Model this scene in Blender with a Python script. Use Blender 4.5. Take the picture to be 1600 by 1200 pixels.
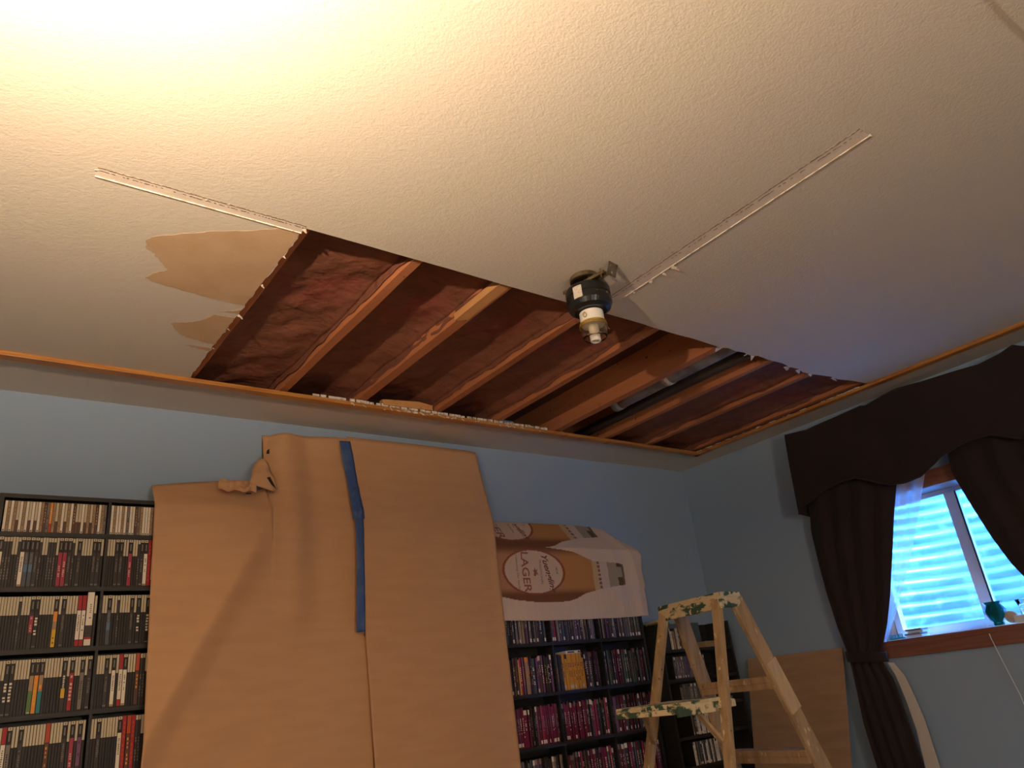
import bpy, bmesh, math, random
from mathutils import Vector, Matrix, noise
C = bpy.context.scene
for o in list(bpy.data.objects): bpy.data.objects.remove(o)
Z0 = 0.9            # height of the camera above the floor; coordinates below are measured from the camera
COL = C.collection
# ------------------------------------------------------------------ camera
MR = Matrix(((0.79567, -0.14820, -0.58731), (-0.59504, -0.37100, -0.71253), (-0.11229, 0.91641, -0.38404)))
def rot_from_angles(y, p, r):
    return (Matrix.Rotation(y, 3, 'Z') @ Matrix.Rotation(p, 3, 'X') @ Matrix.Rotation(r, 3, 'Z'))
MR = rot_from_angles(-0.68848757, 1.96429938, -0.12187204)
FPX = 1186.3
cam = bpy.data.cameras.new('camera'); camo = bpy.data.objects.new('camera', cam); COL.objects.link(camo)
cam.sensor_width = 36.0; cam.sensor_fit = 'HORIZONTAL'; cam.lens = FPX/1600*36.0; cam.clip_start = 0.02
camo.matrix_world = Matrix.Translation((0, 0, Z0)) @ MR.to_4x4()
C.camera = camo
# ------------------------------------------------------------------ daylight, exposure
w = bpy.data.worlds.new('sky'); C.world = w; w.use_nodes = True
bgn = w.node_tree.nodes['Background']
bgn.inputs[0].default_value = (0.07, 0.35, 1.0, 1); bgn.inputs[1].default_value = 22.0
sun = bpy.data.lights.new('sun', 'SUN'); sun.energy = 3.5; sun.angle = 0.12; sun.color = (0.6, 0.95, 1.0)
suno = bpy.data.objects.new('sun', sun); COL.objects.link(suno)
suno.rotation_euler = Vector((-0.15, 0.35, -1.0)).to_track_quat('-Z', 'Y').to_euler()
C.view_settings.view_transform = 'Standard'; C.view_settings.look = 'None'
C.view_settings.gamma = 1.0; C.view_settings.use_curve_mapping = False
C.view_settings.exposure = 1.25
BULB_W = 75.0; BULB_COL = (1.0, 0.74, 0.49); FILL_W = 520.0
LAMP = (-0.12, 0.76)
# ------------------------------------------------------------------ helpers
def ray(px, py):
    return MR @ Vector(((px-800)/FPX, -(py-600)/FPX, -1.0))
def on_x(px, py, x): d = ray(px, py); return d*(x/d.x)
def on_y(px, py, y): d = ray(px, py); return d*(y/d.y)
def on_z(px, py, z): d = ray(px, py); return d*(z/d.z)
def lin(c): return tuple(((v/12.92) if v <= .04045 else ((v+.055)/1.055)**2.4) for v in c)

def mat(name, col, rough=0.6, metal=0.0, bump=None, var=None, trans=0.0, alpha=None, spec=0.5, emis=None, sheen=0, ior=1.45):
    """bump=(scale, strength, distance, detail); var=(col2, scale, lo, hi, (sx,sy,sz))"""
    m = bpy.data.materials.new(name); m.use_nodes = True
    nt = m.node_tree; b = nt.nodes['Principled BSDF']
    b.inputs['Base Color'].default_value = (*col, 1); b.inputs['Roughness'].default_value = rough
    b.inputs['Metallic'].default_value = metal; b.inputs['Specular IOR Level'].default_value = spec
    b.inputs['Transmission Weight'].default_value = trans; b.inputs['IOR'].default_value = ior
    if sheen: b.inputs['Sheen Weight'].default_value = sheen
    if bump or var: tc = nt.nodes.new('ShaderNodeTexCoord')
    if var:
        layers = var if isinstance(var, list) else [var]
        prev = None
        for (c2, sc, lo, hi, st) in layers:
            mp = nt.nodes.new('ShaderNodeMapping'); mp.inputs['Scale'].default_value = st
            nt.links.new(tc.outputs['Object'], mp.inputs[0])
            nz = nt.nodes.new('ShaderNodeTexNoise'); nz.inputs['Scale'].default_value = sc; nz.inputs['Detail'].default_value = 5
            nt.links.new(mp.outputs[0], nz.inputs[0])
            rp = nt.nodes.new('ShaderNodeValToRGB'); rp.color_ramp.elements[0].position = lo; rp.color_ramp.elements[1].position = hi
            rp.color_ramp.elements[0].color = (0, 0, 0, 1); rp.color_ramp.elements[1].color = (1, 1, 1, 1)
            nt.links.new(nz.outputs[0], rp.inputs[0])
            mx = nt.nodes.new('ShaderNodeMix'); mx.data_type = 'RGBA'
            nt.links.new(rp.outputs[0], mx.inputs[0])
            if prev is None: mx.inputs[6].default_value = (*col, 1)
            else: nt.links.new(prev, mx.inputs[6])
            mx.inputs[7].default_value = (*c2, 1); prev = mx.outputs[2]
        nt.links.new(prev, b.inputs['Base Color'])
    if bump:
        bl = bump if isinstance(bump, list) else [bump]; pn = None
        for (sc, stn, dist, det) in bl:
            nz = nt.nodes.new('ShaderNodeTexNoise'); nz.inputs['Scale'].default_value = sc; nz.inputs['Detail'].default_value = det
            nt.links.new(tc.outputs['Object'], nz.inputs[0])
            bp = nt.nodes.new('ShaderNodeBump'); bp.inputs['Strength'].default_value = stn; bp.inputs['Distance'].default_value = dist
            nt.links.new(nz.outputs[0], bp.inputs['Height'])
            if pn: nt.links.new(pn, bp.inputs['Normal'])
            pn = bp.outputs[0]
        nt.links.new(pn, b.inputs['Normal'])
    return m

def put(bm, name, mats, parent=None, smooth=False, loc=(0, 0, 0), kind=None):
    """links a bmesh authored in camera-height coordinates; loc is its origin"""
    me = bpy.data.meshes.new(name)
    L = Vector(loc)
    if parent is not None: L = ROOT[parent.name]
    for v in bm.verts: v.co -= L
    bmesh.ops.recalc_face_normals(bm, faces=bm.faces)
    bm.to_mesh(me); bm.free()
    for m in (mats if isinstance(mats, (list, tuple)) else [mats]): me.materials.append(m)
    if smooth:
        for p in me.polygons: p.use_smooth = True
    o = bpy.data.objects.new(name, me); COL.objects.link(o)
    if parent is not None: o.parent = parent
    else: o.location = L + Vector((0, 0, Z0))
    ROOT[o.name] = L.copy()
    if kind: o['kind'] = kind
    return o
ROOT = {}
def thing(name, label, cat, loc, group=None):
    o = bpy.data.objects.new(name, None); COL.objects.link(o); o.empty_display_size = 0.05
    o.location = Vector(loc) + Vector((0, 0, Z0)); o['label'] = label; o['category'] = cat
    if group: o['group'] = group
    ROOT[o.name] = Vector(loc); return o
def tag(o, label, cat, group=None):
    o['label'] = label; o['category'] = cat
    if group: o['group'] = group
    return o
def box(bm, a, b, mi=0, bev=0.0):
    x0, y0, z0 = a; x1, y1, z1 = b
    vs = [bm.verts.new(p) for p in ((x0,y0,z0),(x1,y0,z0),(x1,y1,z0),(x0,y1,z0),(x0,y0,z1),(x1,y0,z1),(x1,y1,z1),(x0,y1,z1))]
    fs = [bm.faces.new([vs[i] for i in f]) for f in ((0,3,2,1),(4,5,6,7),(0,1,5,4),(1,2,6,5),(2,3,7,6),(3,0,4,7))]
    for f in fs: f.material_index = mi
    if bev: bmesh.ops.bevel(bm, geom=list({e for f in fs for e in f.edges}), offset=bev, segments=2, affect='EDGES', profile=.6)
    return vs
def B(a, b, bev=0.0):
    bm = bmesh.new(); box(bm, a, b, 0, bev); return bm
def beam(bm, p, q, w, t, up=(0, 0, 1), mi=0, bev=0.0):
    """box from p to q; w across (perp to up-ish), t along up"""
    p, q = Vector(p), Vector(q); d = (q-p).normalized(); s = d.cross(Vector(up)).normalized(); u = s.cross(d).normalized()
    vs = []
    for e in (p, q):
        for (a, b) in ((-1,-1),(1,-1),(1,1),(-1,1)): vs.append(bm.verts.new(e + s*w/2*a + u*t/2*b))
    fs = [bm.faces.new([vs[i] for i in f]) for f in ((0,1,2,3),(7,6,5,4),(0,4,5,1),(1,5,6,2),(2,6,7,3),(3,7,4,0))]
    for f in fs: f.material_index = mi
    if bev: bmesh.ops.bevel(bm, geom=list({e for f in fs for e in f.edges}), offset=bev, segments=1, affect='EDGES')
def lathe(bm, prof, cx, cy, n=40, mi=0, axis=None):
    rings = []
    for (r, z) in prof:
        if r < 1e-5: rings.append([bm.verts.new((cx, cy, z))])
        else: rings.append([bm.verts.new((cx+r*math.cos(2*math.pi*i/n), cy+r*math.sin(2*math.pi*i/n), z)) for i in range(n)])
    for a, b in zip(rings, rings[1:]):
        for i in range(n):
            j = (i+1) % n
            if len(a) == 1 and len(b) > 1: f = bm.faces.new((a[0], b[i], b[j]))
            elif len(b) == 1 and len(a) > 1: f = bm.faces.new((a[i], a[j], b[0]))
            elif len(a) > 1: f = bm.faces.new((a[i], a[j], b[j], b[i]))
            else: continue
            f.material_index = mi
def tube(bm, pts, r, n=8, mi=0, closed=False):
    pts = [Vector(p) for p in pts]; rings = []; N = len(pts); u = None
    for i, p in enumerate(pts):
        if closed: d = pts[(i+1) % N]-pts[i-1]
        else: d = pts[min(i+1, N-1)]-pts[max(i-1, 0)]
        d.normalize()
        if u is None: u = d.orthogonal().normalized()
        u = (u - d*u.dot(d)).normalized(); v = d.cross(u)
        rr = r[i] if isinstance(r, (list, tuple)) else r
        rings.append([bm.verts.new(p + (u*math.cos(2*math.pi*k/n)+v*math.sin(2*math.pi*k/n))*rr) for k in range(n)])
    prs = list(zip(rings, rings[1:])) + ([(rings[-1], rings[0])] if closed else [])
    for a, b in prs:
        for k in range(n): bm.faces.new((a[k], a[(k+1)%n], b[(k+1)%n], b[k])).material_index = mi
    if not closed:
        bm.faces.new(rings[0]); bm.faces.new(rings[-1])
def prism(bm, poly, off, mi=0):
    """poly: list of 3D points (planar), extruded by vector off"""
    off = Vector(off); a = [bm.verts.new(Vector(p)) for p in poly]; b = [bm.verts.new(Vector(p)+off) for p in poly]
    n = len(a); fs = [bm.faces.new(a), bm.faces.new(b[::-1])]
    for i in range(n): fs.append(bm.faces.new((a[i], a[(i+1)%n], b[(i+1)%n], b[i])))
    for f in fs: f.material_index = mi
    return fs
def grid(bm, nu, nv, fn, mi=0, mif=None, keep=None):
    vs = [[bm.verts.new(fn(i/nu, j/nv)) for j in range(nv+1)] for i in range(nu+1)]
    for i in range(nu):
        for j in range(nv):
            if keep and not keep((i+.5)/nu, (j+.5)/nv): continue
            f = bm.faces.new((vs[i][j], vs[i+1][j], vs[i+1][j+1], vs[i][j+1])); f.material_index = mif((i+.5)/nu, (j+.5)/nv) if mif else mi
    bmesh.ops.delete(bm, geom=[v for v in bm.verts if not v.link_faces], context='VERTS')
    return vs
def solid(o, t, off=0.0):
    m = o.modifiers.new('thickness', 'SOLIDIFY'); m.thickness = t; m.offset = off; return o
def interp(pts, x):
    if x <= pts[0][0]: return pts[0][1]
    for (a, fa), (b, fb) in zip(pts, pts[1:]):
        if x <= b: return fa + (fb-fa)*(x-a)/(b-a)
    return pts[-1][1]
def smst(a, b, x): t = max(0, min(1, (x-a)/(b-a))); return t*t*(3-2*t)
def ordn(n): return '%d%s' % (n, 'th' if 10 <= n % 100 <= 20 else {1:'st',2:'nd',3:'rd'}.get(n % 10, 'th'))

# ------------------------------------------------------------------ materials
M_CEIL = mat('ceiling_paint', (0.66, 0.60, 0.52), 0.9, spec=.25, bump=[(170, .35, .003, 2), (60, .22, .004, 3)])
M_WALL = mat('blue_wall_paint', (0.33, 0.42, 0.545), 0.85, spec=.2, bump=(160, .25, .002, 2))
M_TRIM = mat('varnished_pine_trim', (0.55, 0.24, 0.055), 0.4, var=[((0.40, 0.15, 0.03), 6, .4, .65, (1, 1, 14)), ((.30, .10, .02), 3, .62, .7, (3, 3, 3))])
M_JOIST = mat('joist_pine', (0.52, 0.20, 0.09), 0.8, spec=.15, var=[((0.44, 0.16, 0.07), 7, .35, .75, (3, .4, 3)), ((.22, .08, .04), 28, .66, .72, (1, 1, 1))], bump=(60, .3, .002, 3))
M_JOIST_N = mat('fresh_pine', (0.66, 0.34, 0.14), 0.75, spec=.15, var=[((0.58, 0.28, 0.11), 7, .35, .75, (3, .4, 3)), ((.15, .05, .03), 45, .68, .71, (1, 1, 1))])
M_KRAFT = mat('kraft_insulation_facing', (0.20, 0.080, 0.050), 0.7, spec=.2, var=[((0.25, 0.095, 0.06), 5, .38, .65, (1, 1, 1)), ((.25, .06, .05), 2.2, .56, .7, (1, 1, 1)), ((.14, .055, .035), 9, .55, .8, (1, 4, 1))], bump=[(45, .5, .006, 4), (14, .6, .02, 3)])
M_GYP = mat('broken_gypsum', (0.80, 0.74, 0.66), 0.95, spec=.1, var=((0.55, 0.42, 0.32), 60, .5, .6, (1, 1, 1)))
M_TORN = mat('torn_brown_paper', (0.56, 0.38, 0.235), 0.9, spec=.1, var=[((0.60, 0.42, 0.27), 9, .4, .6, (1, 1, 1)), ((.66, .52, .36), 45, .70, .74, (1, 3, 1))], bump=(140, .3, .002, 3))
M_BARE = mat('bare_white_strip', (0.77, 0.68, 0.60), 0.8, spec=.2, var=((0.71, 0.62, 0.54), 14, .45, .65, (1, 1, 1)), bump=(70, .3, .002, 3))
M_CRACK = mat('dark_tear', (0.16, 0.10, 0.07), 0.9)
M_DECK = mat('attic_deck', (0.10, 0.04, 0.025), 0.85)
M_BLACKM = mat('black_laminate', (0.018, 0.015, 0.013), 0.5, var=((0.03, 0.026, 0.022), 12, .4, .6, (1, 1, 8)))
M_KPAPER = mat('brown_builder_paper', (0.62, 0.35, 0.18), 0.8, spec=.2, var=[((0.59, 0.33, 0.168), 5, .4, .62, (1, 1, 5))], bump=[(5, .35, .02, 3), (220, .2, .001, 2)])
M_CARD = mat('cardboard', (0.46, 0.29, 0.17), 0.85, spec=.15, var=((0.41, 0.25, 0.145), 4, .4, .62, (1, 1, 6)), bump=(8, .2, .01, 2))
M_TAPE = mat('blue_masking_tape', (0.05, 0.10, 0.26), 0.6, var=((0.08, 0.14, 0.30), 18, .5, .65, (1, 1, .6)), bump=(30, .5, .004, 3))
M_CURT = mat('dark_brown_curtain', (0.030, 0.020, 0.021), 0.85, spec=.2, sheen=.12, bump=(400, .2, .001, 2), var=((0.036, 0.022, 0.021), 5, .4, .65, (1, 1, 1)))
M_LINING = mat('beige_lining', (0.55, 0.48, 0.42), 0.9)
M_WOODS = mat('sill_wood', (0.26, 0.11, 0.075), 0.45, var=((0.24, 0.08, 0.05), 7, .4, .62, (1, .6, 9)))
M_VINYL = mat('white_vinyl', (0.80, 0.82, 0.85), 0.4)
M_STEEL = mat('galvanised_steel', (0.62, 0.68, 0.74), 0.5, metal=.25, var=[((0.35, 0.42, 0.50), 3, .40, .62, (1, 1, 3)), ((.80, .85, .88), 8, .56, .7, (1, 1, 1))], bump=(8, .25, .02, 3))
M_CARPET = mat('beige_carpet', (0.34, 0.26, 0.19), 0.95, bump=(300, .8, .005, 2))
M_LADW = mat('ladder_wood', (0.43, 0.285, 0.155), 0.7, spec=.25, var=[((0.30, 0.195, 0.105), 6, .42, .66, (5, 5, .8)), ((.72, .56, .36), 22, .64, .72, (2, 2, 1)), ((.12, .07, .04), 40, .70, .74, (1, 1, 1))], bump=(45, .4, .003, 3))
M_LADN = mat('new_splint_wood', (0.56, 0.39, 0.22), 0.7, var=((0.49, 0.335, 0.185), 8, .42, .62, (5, 5, .8)))
M_LADP = mat('paint_spattered_green', (0.60, 0.48, 0.29), 0.65, var=[((0.035, 0.085, 0.055), 13, .48, .53, (1, .7, 2)), ((.64, .53, .34), 45, .56, .60, (1, 1, 1))], bump=(50, .5, .004, 3))
M_LADG = mat('worn_green_paint', (0.05, 0.085, 0.05), 0.65, var=[((.70, .56, .34), 16, .50, .55, (1, 1, 1)), ((.42, .30, .16), 40, .60, .66, (1, 1, 1))], bump=(50, .5, .004, 3))
M_BMETAL = mat('black_enamelled_steel', (0.012, 0.012, 0.013), 0.28, spec=.6)
M_ZINC = mat('tarnished_zinc', (0.34, 0.27, 0.17), 0.35, metal=.9, var=((.16, .12, .07), 20, .45, .6, (1, 1, 1)))
M_BRASS = mat('polished_brass', (0.75, 0.52, 0.12), 0.22, metal=1)
M_WHITEP = mat('white_card_sleeve', (0.85, 0.80, 0.74), 0.6)
M_GLASS = mat('clear_glass', (0.93, 0.88, 0.78), 0.05, trans=1.0)
M_STICK = mat('paper_sticker', (0.75, 0.68, 0.60), 0.7, var=((.45, .38, .32), 180, .5, .55, (1, 1, 4)))
M_PIPE = mat('grey_duct', (0.42, 0.42, 0.44), 0.6, var=((.26, .24, .23), 9, .4, .6, (1, 1, 1)))
M_DARK = mat('dark_recess', (0.02, 0.015, 0.012), 0.9)

# ------------------------------------------------------------------ room shell
ZC = 1.42; GT = 0.0127; ZJ = ZC+GT; XW = 4.40; YW = 3.505; XL = -1.5; YF = -3.4; ZF = -Z0; ZD = ZJ+0.19
put(B((XL-.2, YF-.2, ZF-.1), (XW+.2, YW+.2, ZF)), 'floor', M_CARPET, kind='structure')
put(B((XL-.15, YW, ZF), (XW, YW+.15, ZD)), 'wall_back', M_WALL, kind='structure')
put(B((XL-.15, YF-.15, ZF), (XL, YW, ZD)), 'wall_left', M_WALL, kind='structure')
put(B((XL, YF-.15, ZF), (XW, YF, ZD)), 'wall_front', M_WALL, kind='structure')
WY0, WY1, WZ0, WZ1 = 1.27, 2.35, 0.075, 0.83      # window opening in the right wall
bm = bmesh.new()
for a, b in (((XW, YF-.15, ZF), (XW+.22, WY0, ZD)), ((XW, WY1, ZF), (XW+.22, YW+.15, ZD)), ((XW, WY0, ZF), (XW+.22, WY1, WZ0-.02)), ((XW, WY0, WZ1+.015), (XW+.22, WY1, ZD))): box(bm, a, b)
put(bm, 'wall_right', M_WALL, kind='structure')
# ceiling slab with the torn-out opening
random.seed(4)
def jag(p, q, n, amp):
    out = []
    for i in range(n):
        t = i/n; a = random.uniform(-amp, amp) if i else 0
        d = Vector((q[0]-p[0], q[1]-p[1])); nn = Vector((-d.y, d.x)).normalized()
        out.append((p[0]+d.x*t+nn.x*a, p[1]+d.y*t+nn.y*a))
    return out
hole = []
hole += jag((0.80, 1.885), (2.10, 1.89), 12, .0015) + jag((2.10, 1.89), (2.80, 1.900), 12, .003)
for p in [(2.86, 1.905), (2.90, 1.893), (2.97, 1.900), (3.02, 1.893), (3.10, 1.905), (3.13, 1.888), (3.22, 1.897), (3.34, 1.893), (3.42, 1.908), (3.50, 1.903), (3.56, 1.921), (3.63, 1.918), (3.70, 1.905), (3.78, 1.893), (3.86, 1.898), (3.95, 1.88), (4.04, 1.868), (4.17, 1.86)]: hole.append(p)
hole += [(4.17, 3.16)] + jag((4.17, 3.16), (0.80, 3.16), 10, .001)[1:] + jag((0.80, 3.16), (0.80, 1.885), 60, .0045)
bm = bmesh.new()
outer = [(XL, 0.27), (XW, 0.27), (XW, YW), (XL, YW)]
ed = []
for loop in (outer, hole):
    vs = [bm.verts.new((x, y, ZC)) for x, y in loop]
    ed += [bm.edges.new((vs[i], vs[(i+1) % len(vs)])) for i in range(len(vs))]
r = bmesh.ops.triangle_fill(bm, edges=ed, use_beauty=True)
fs = [f for f in r['geom'] if isinstance(f, bmesh.types.BMFace)]
ex = bmesh.ops.extrude_face_region(bm, geom=fs)
for v in [g for g in ex['geom'] if isinstance(g, bmesh.types.BMVert)]: v.co.z += GT
hs = {(round(x, 4), round(y, 4)) for x, y in hole}
for f in bm.faces:
    if abs(f.normal.z) < .5 and all((round(v.co.x, 4), round(v.co.y, 4)) in hs for v in f.verts): f.material_index = 1
# dropped part of the ceiling above the camera
box(bm, (XL, YF, 1.413), (XW, 0.27, ZJ))
ceil = put(bm, 'ceiling', [M_CEIL, M_GYP], kind='structure')
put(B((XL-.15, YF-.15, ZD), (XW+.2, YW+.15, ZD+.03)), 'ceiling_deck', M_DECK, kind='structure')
# torn brown paper left of the opening (children of the ceiling)
patch1 = [(228,375),(240,370),(300,364),(350,361),(395,360),(440,356),(462,355),(474,357),(440,410),(400,458),(381,477),(340,468),(290,455),(262,447),(240,440),(226,434),(238,427),(262,421),(256,415),(246,402),(236,392),(229,388)]
patch2 = [(267,505),(273,503),(290,504),(312,501),(330,495),(333,491),(352,494),(374,498),(368,505),(352,528),(340,540),(318,534),(296,528),(280,520),(272,512)]
patch3 = [(290,538),(312,541),(338,546),(334,549),(310,545)]
patch4 = [(350,486),(378,484),(374,491)]
def rough(pl, sub=4, amp=.0035):
    P = [on_z(x, y, ZC) for x, y in pl]; out = []
    for i in range(len(P)):
        a, b = P[i], P[(i+1) % len(P)]
        for k in range(sub):
            p = a.lerp(b, k/sub)
            if k: p = p + Vector((random.uniform(-amp, amp), random.uniform(-amp, amp), 0))
            out.append(p)
    return out
for pl in (patch1, patch2, patch3, patch4):
    bm = bmesh.new(); P = rough(pl)
    P = [Vector((min(p.x, .798), p.y, ZC-.0002)) for p in P]
    prism(bm, P, (0, 0, -.0006)); bmesh.ops.triangulate(bm, faces=[f for f in bm.faces if len(f.verts) > 4])
    put(bm, 'torn_patch', M_TORN, parent=ceil)
# bare strips where cross battens used to be
def strip(p, q, wdt, name, dark_side):
    bm = bmesh.new(); p = Vector((*p, ZC)); q = Vector((*q, ZC)); d = (q-p).normalized(); s = Vector((-d.y, d.x, 0)); Ln = (q-p).length
    n = 60
    def edge(sgn, amp):
        return [p + d*Ln*i/n + s*sgn*(wdt/2 + random.uniform(-amp, amp)) for i in range(n+1)]
    a = edge(1, .002 if dark_side > 0 else .0004); b = edge(-1, .002 if dark_side < 0 else .0004)
    for i in range(n):
        prism(bm, [x - Vector((0, 0, .0004)) for x in (a[i], a[i+1], b[i+1], b[i])], (0, 0, -.0005), 0)
    # raised paint ridge on the clean side, dark torn crack on the other
    sd = -dark_side
    for i in range(n):
        e0 = p + d*Ln*i/n + s*sd*wdt/2; e1 = p + d*Ln*(i+1)/n + s*sd*wdt/2
        beam(bm, e0-Vector((0, 0, .0018)), e1-Vector((0, 0, .0018)), .0025, .0034, mi=1)
    for off, den in ((.5, 1.0), (.22, .5)):
        prev = None
        for i in range(n*2+1):
            c = p + d*Ln*i/(2*n) + s*dark_side*(wdt*off + random.uniform(-.0015, .0015))-Vector((0, 0, .0012))
            if prev is not None and random.random() < den: beam(bm, prev, c, random.uniform(.0008, .0028), .0012, mi=2)
            prev = c
    return put(bm, name, [M_BARE, M_GYP, M_CRACK], kind='structure')
s3 = strip((2.028, 0.70), (2.040, 1.775), .056, 'trim_3', 1)
s4 = strip((0.222, 1.892), (0.80, 1.893), .039, 'trim_4', -1)
def flakes(par, specs):
    for (x, y, L, wd, ang, drop) in specs:
        L *= .62; wd *= .7; drop *= .5
        bm = bmesh.new(); n = 6; c, s = math.cos(ang), math.sin(ang); A = []; Bq = []
        for i in range(n+1):
            t = i/n; ww = wd*(1-t*.75)*(.8+.4*random.random()); z = ZC-.001-drop*t
            A.append(Vector((x+c*L*t-s*ww/2, y+s*L*t+c*ww/2, z+random.uniform(-.002, .002)))); Bq.append(Vector((x+c*L*t+s*ww/2, y+s*L*t-c*ww/2, z)))
        for i in range(n):
            prism(bm, [A[i], A[i+1], Bq[i+1], Bq[i]], (0, 0, -.0006))
        put(bm, 'torn_paper_flake', M_GYP, parent=par)
flakes(s3, [(2.065, 1.50, .05, .035, -.35, .03), (2.068, 1.55, .035, .02, -.2, .018), (2.066, 1.61, .03, .03, .5, .01), (2.003, 1.42, .03, .02, 2.6, .006), (2.06, 1.70, .035, .02, .3, .006), (2.0, 1.66, .03, .02, 3.0, .004), (2.05, .70, .015, .012, -.6, .012), (2.015, .70, .012, .01, -1.5, .010), (2.0, 1.2, .012, .01, 3.1, .004)])
flakes(s4, [(.80, 1.89, .02, .02, .6, .015), (.56, 1.877, .02, .012, -1.2, .006), (.50, 1.88, .015, .01, -1.0, .004), (.225, 1.885, .015, .012, 3.4, .004)])
flakes(ceil, [(.80, 2.06, .015, .012, .3, .012), (.80, 2.26, .02, .014, .5, .014), (.80, 2.50, .03, .02, .2, .022), (.80, 2.62, .015, .012, .1, .01), (.80, 2.8, .015, .01, .1, .008), (.80, 3.12, .02, .015, .2, .01),
               (2.85, 1.905, .06, .045, 1.3, .012), (2.60, 1.895, .05, .008, 3.3, .004), (2.75, 1.89, .03, .008, 2.9, .004), (3.10, 1.90, .035, .025, 1.2, .03), (3.14, 1.895, .09, .008, -.8, .008), (3.1, 1.885, .10, .006, -.35, .01), (3.05, 1.895, .03, .02, 1.8, .008),
               (3.40, 1.905, .08, .05, .7, .006), (3.50, 1.91, .09, .035, .5, .008), (3.62, 1.915, .05, .03, .5, .01), (3.8, 1.895, .10, .03, .2, .012)])
# wooden trim frame on the ceiling
bm = bmesh.new(); box(bm, (XL, 3.112, ZC-.019), (4.155, 3.160, ZC), 0, .003)
t1 = put(bm, 'trim_1', M_TRIM, kind='structure')
bm = bmesh.new(); box(bm, (4.108, 0.27, ZC-.019), (4.157, 3.160, ZC), 0, .003)
t2 = put(bm, 'trim_2', M_TRIM, kind='structure')
bm = bmesh.new()
for i in range(46):
    x = random.triangular(1.5, 2.9, 1.9); L = random.uniform(.004, .03)
    beam(bm, (x, 3.113+random.uniform(-.004, .003), ZC-.004-random.uniform(0, .014)), (x+L, 3.112+random.uniform(-.006, .004), ZC-.006-random.uniform(0, .016)), .005, .004)
for i in range(40):
    x0 = 1.35+i*.036+random.uniform(0,.01); box(bm, (x0, 3.106, ZC-.004), (x0+random.uniform(.02, .036), 3.113, ZC+.006+random.uniform(0, .004)))
put(bm, 'gypsum_crumb', M_GYP, parent=t1, kind='stuff')
bm = bmesh.new()
for i in range(26):
    y = random.uniform(1.9, 3.1); L = random.uniform(.01, .05)
    beam(bm, (4.106, y, ZC-.003), (4.104, y+L, ZC+.002-random.uniform(0, .008)), .006, .005)
put(bm, 'gypsum_crumb', M_GYP, parent=t2, kind='stuff')

# ------------------------------------------------------------------ joists, insulation, duct
JX = [0.795, 1.218, 1.604, 2.040, 2.435, 2.880, 3.285, 3.665, 4.14]
JL = ['rough pine joist along the left edge of the ceiling opening, half hidden by drywall', 'orange pine joist, second from the left in the ceiling opening', 'thick joist with a fresh pine block at its near end, third from the left',
      'rough joist right below the dangling light socket end, fourth from the left', 'orange joist bordering the left side of the empty dark bay', 'broad bright joist between the empty bay and the grey duct', 'thin dark joist just right of the grey duct',
      'joist with a bright orange lower end, nearest but one to the right trim', 'last joist running along the right-hand ceiling trim']
for i, x in enumerate(JX):
    bm = bmesh.new(); hw = .019 if i not in (2, 5) else .024
    n = 24
    if i == 0: x0, x1 = .77, .826
    elif i == 8: x0, x1 = 4.085, 4.13
    else: x0, x1 = x-hw, x+hw
    # slightly waney lower edge
    vs = []
    for k in range(n+1):
        y = .8 + (YW-.8)*k/n; wv = .004*noise.noise(Vector((x*7, y*2.3, 0))); w2 = .004*noise.noise(Vector((x*7+9, y*3.1, 0)))
        vs.append([bm.verts.new(p) for p in ((x0+wv, y, ZJ), (x1+w2, y, ZJ), (x1+w2, y, ZD), (x0+wv, y, ZD))])
    for a, b in zip(vs, vs[1:]):
        for k in range(4): bm.faces.new((a[k], a[(k+1) % 4], b[(k+1) % 4], b[k]))
    bm.faces.new(vs[0]); bm.faces.new(vs[-1])
    o = put(bm, 'ceiling_joist', M_JOIST, loc=(x, 2.5, ZJ)); tag(o, JL[i], 'joist', 'joists in the ceiling opening')
    if i == 2:
        bm = bmesh.new(); prism(bm, [(x0-.014, 1.80, ZJ-.002), (x1-.012, 1.80, ZJ-.002), (x1-.012, 2.20, ZJ-.002), (x0-.010, 2.22, ZJ-.002)], (0, 0, .03))
        p = put(bm, 'pine_block', M_JOIST_N, parent=o); p['label'] = 'pale fresh pine block with nail holes'
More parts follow.
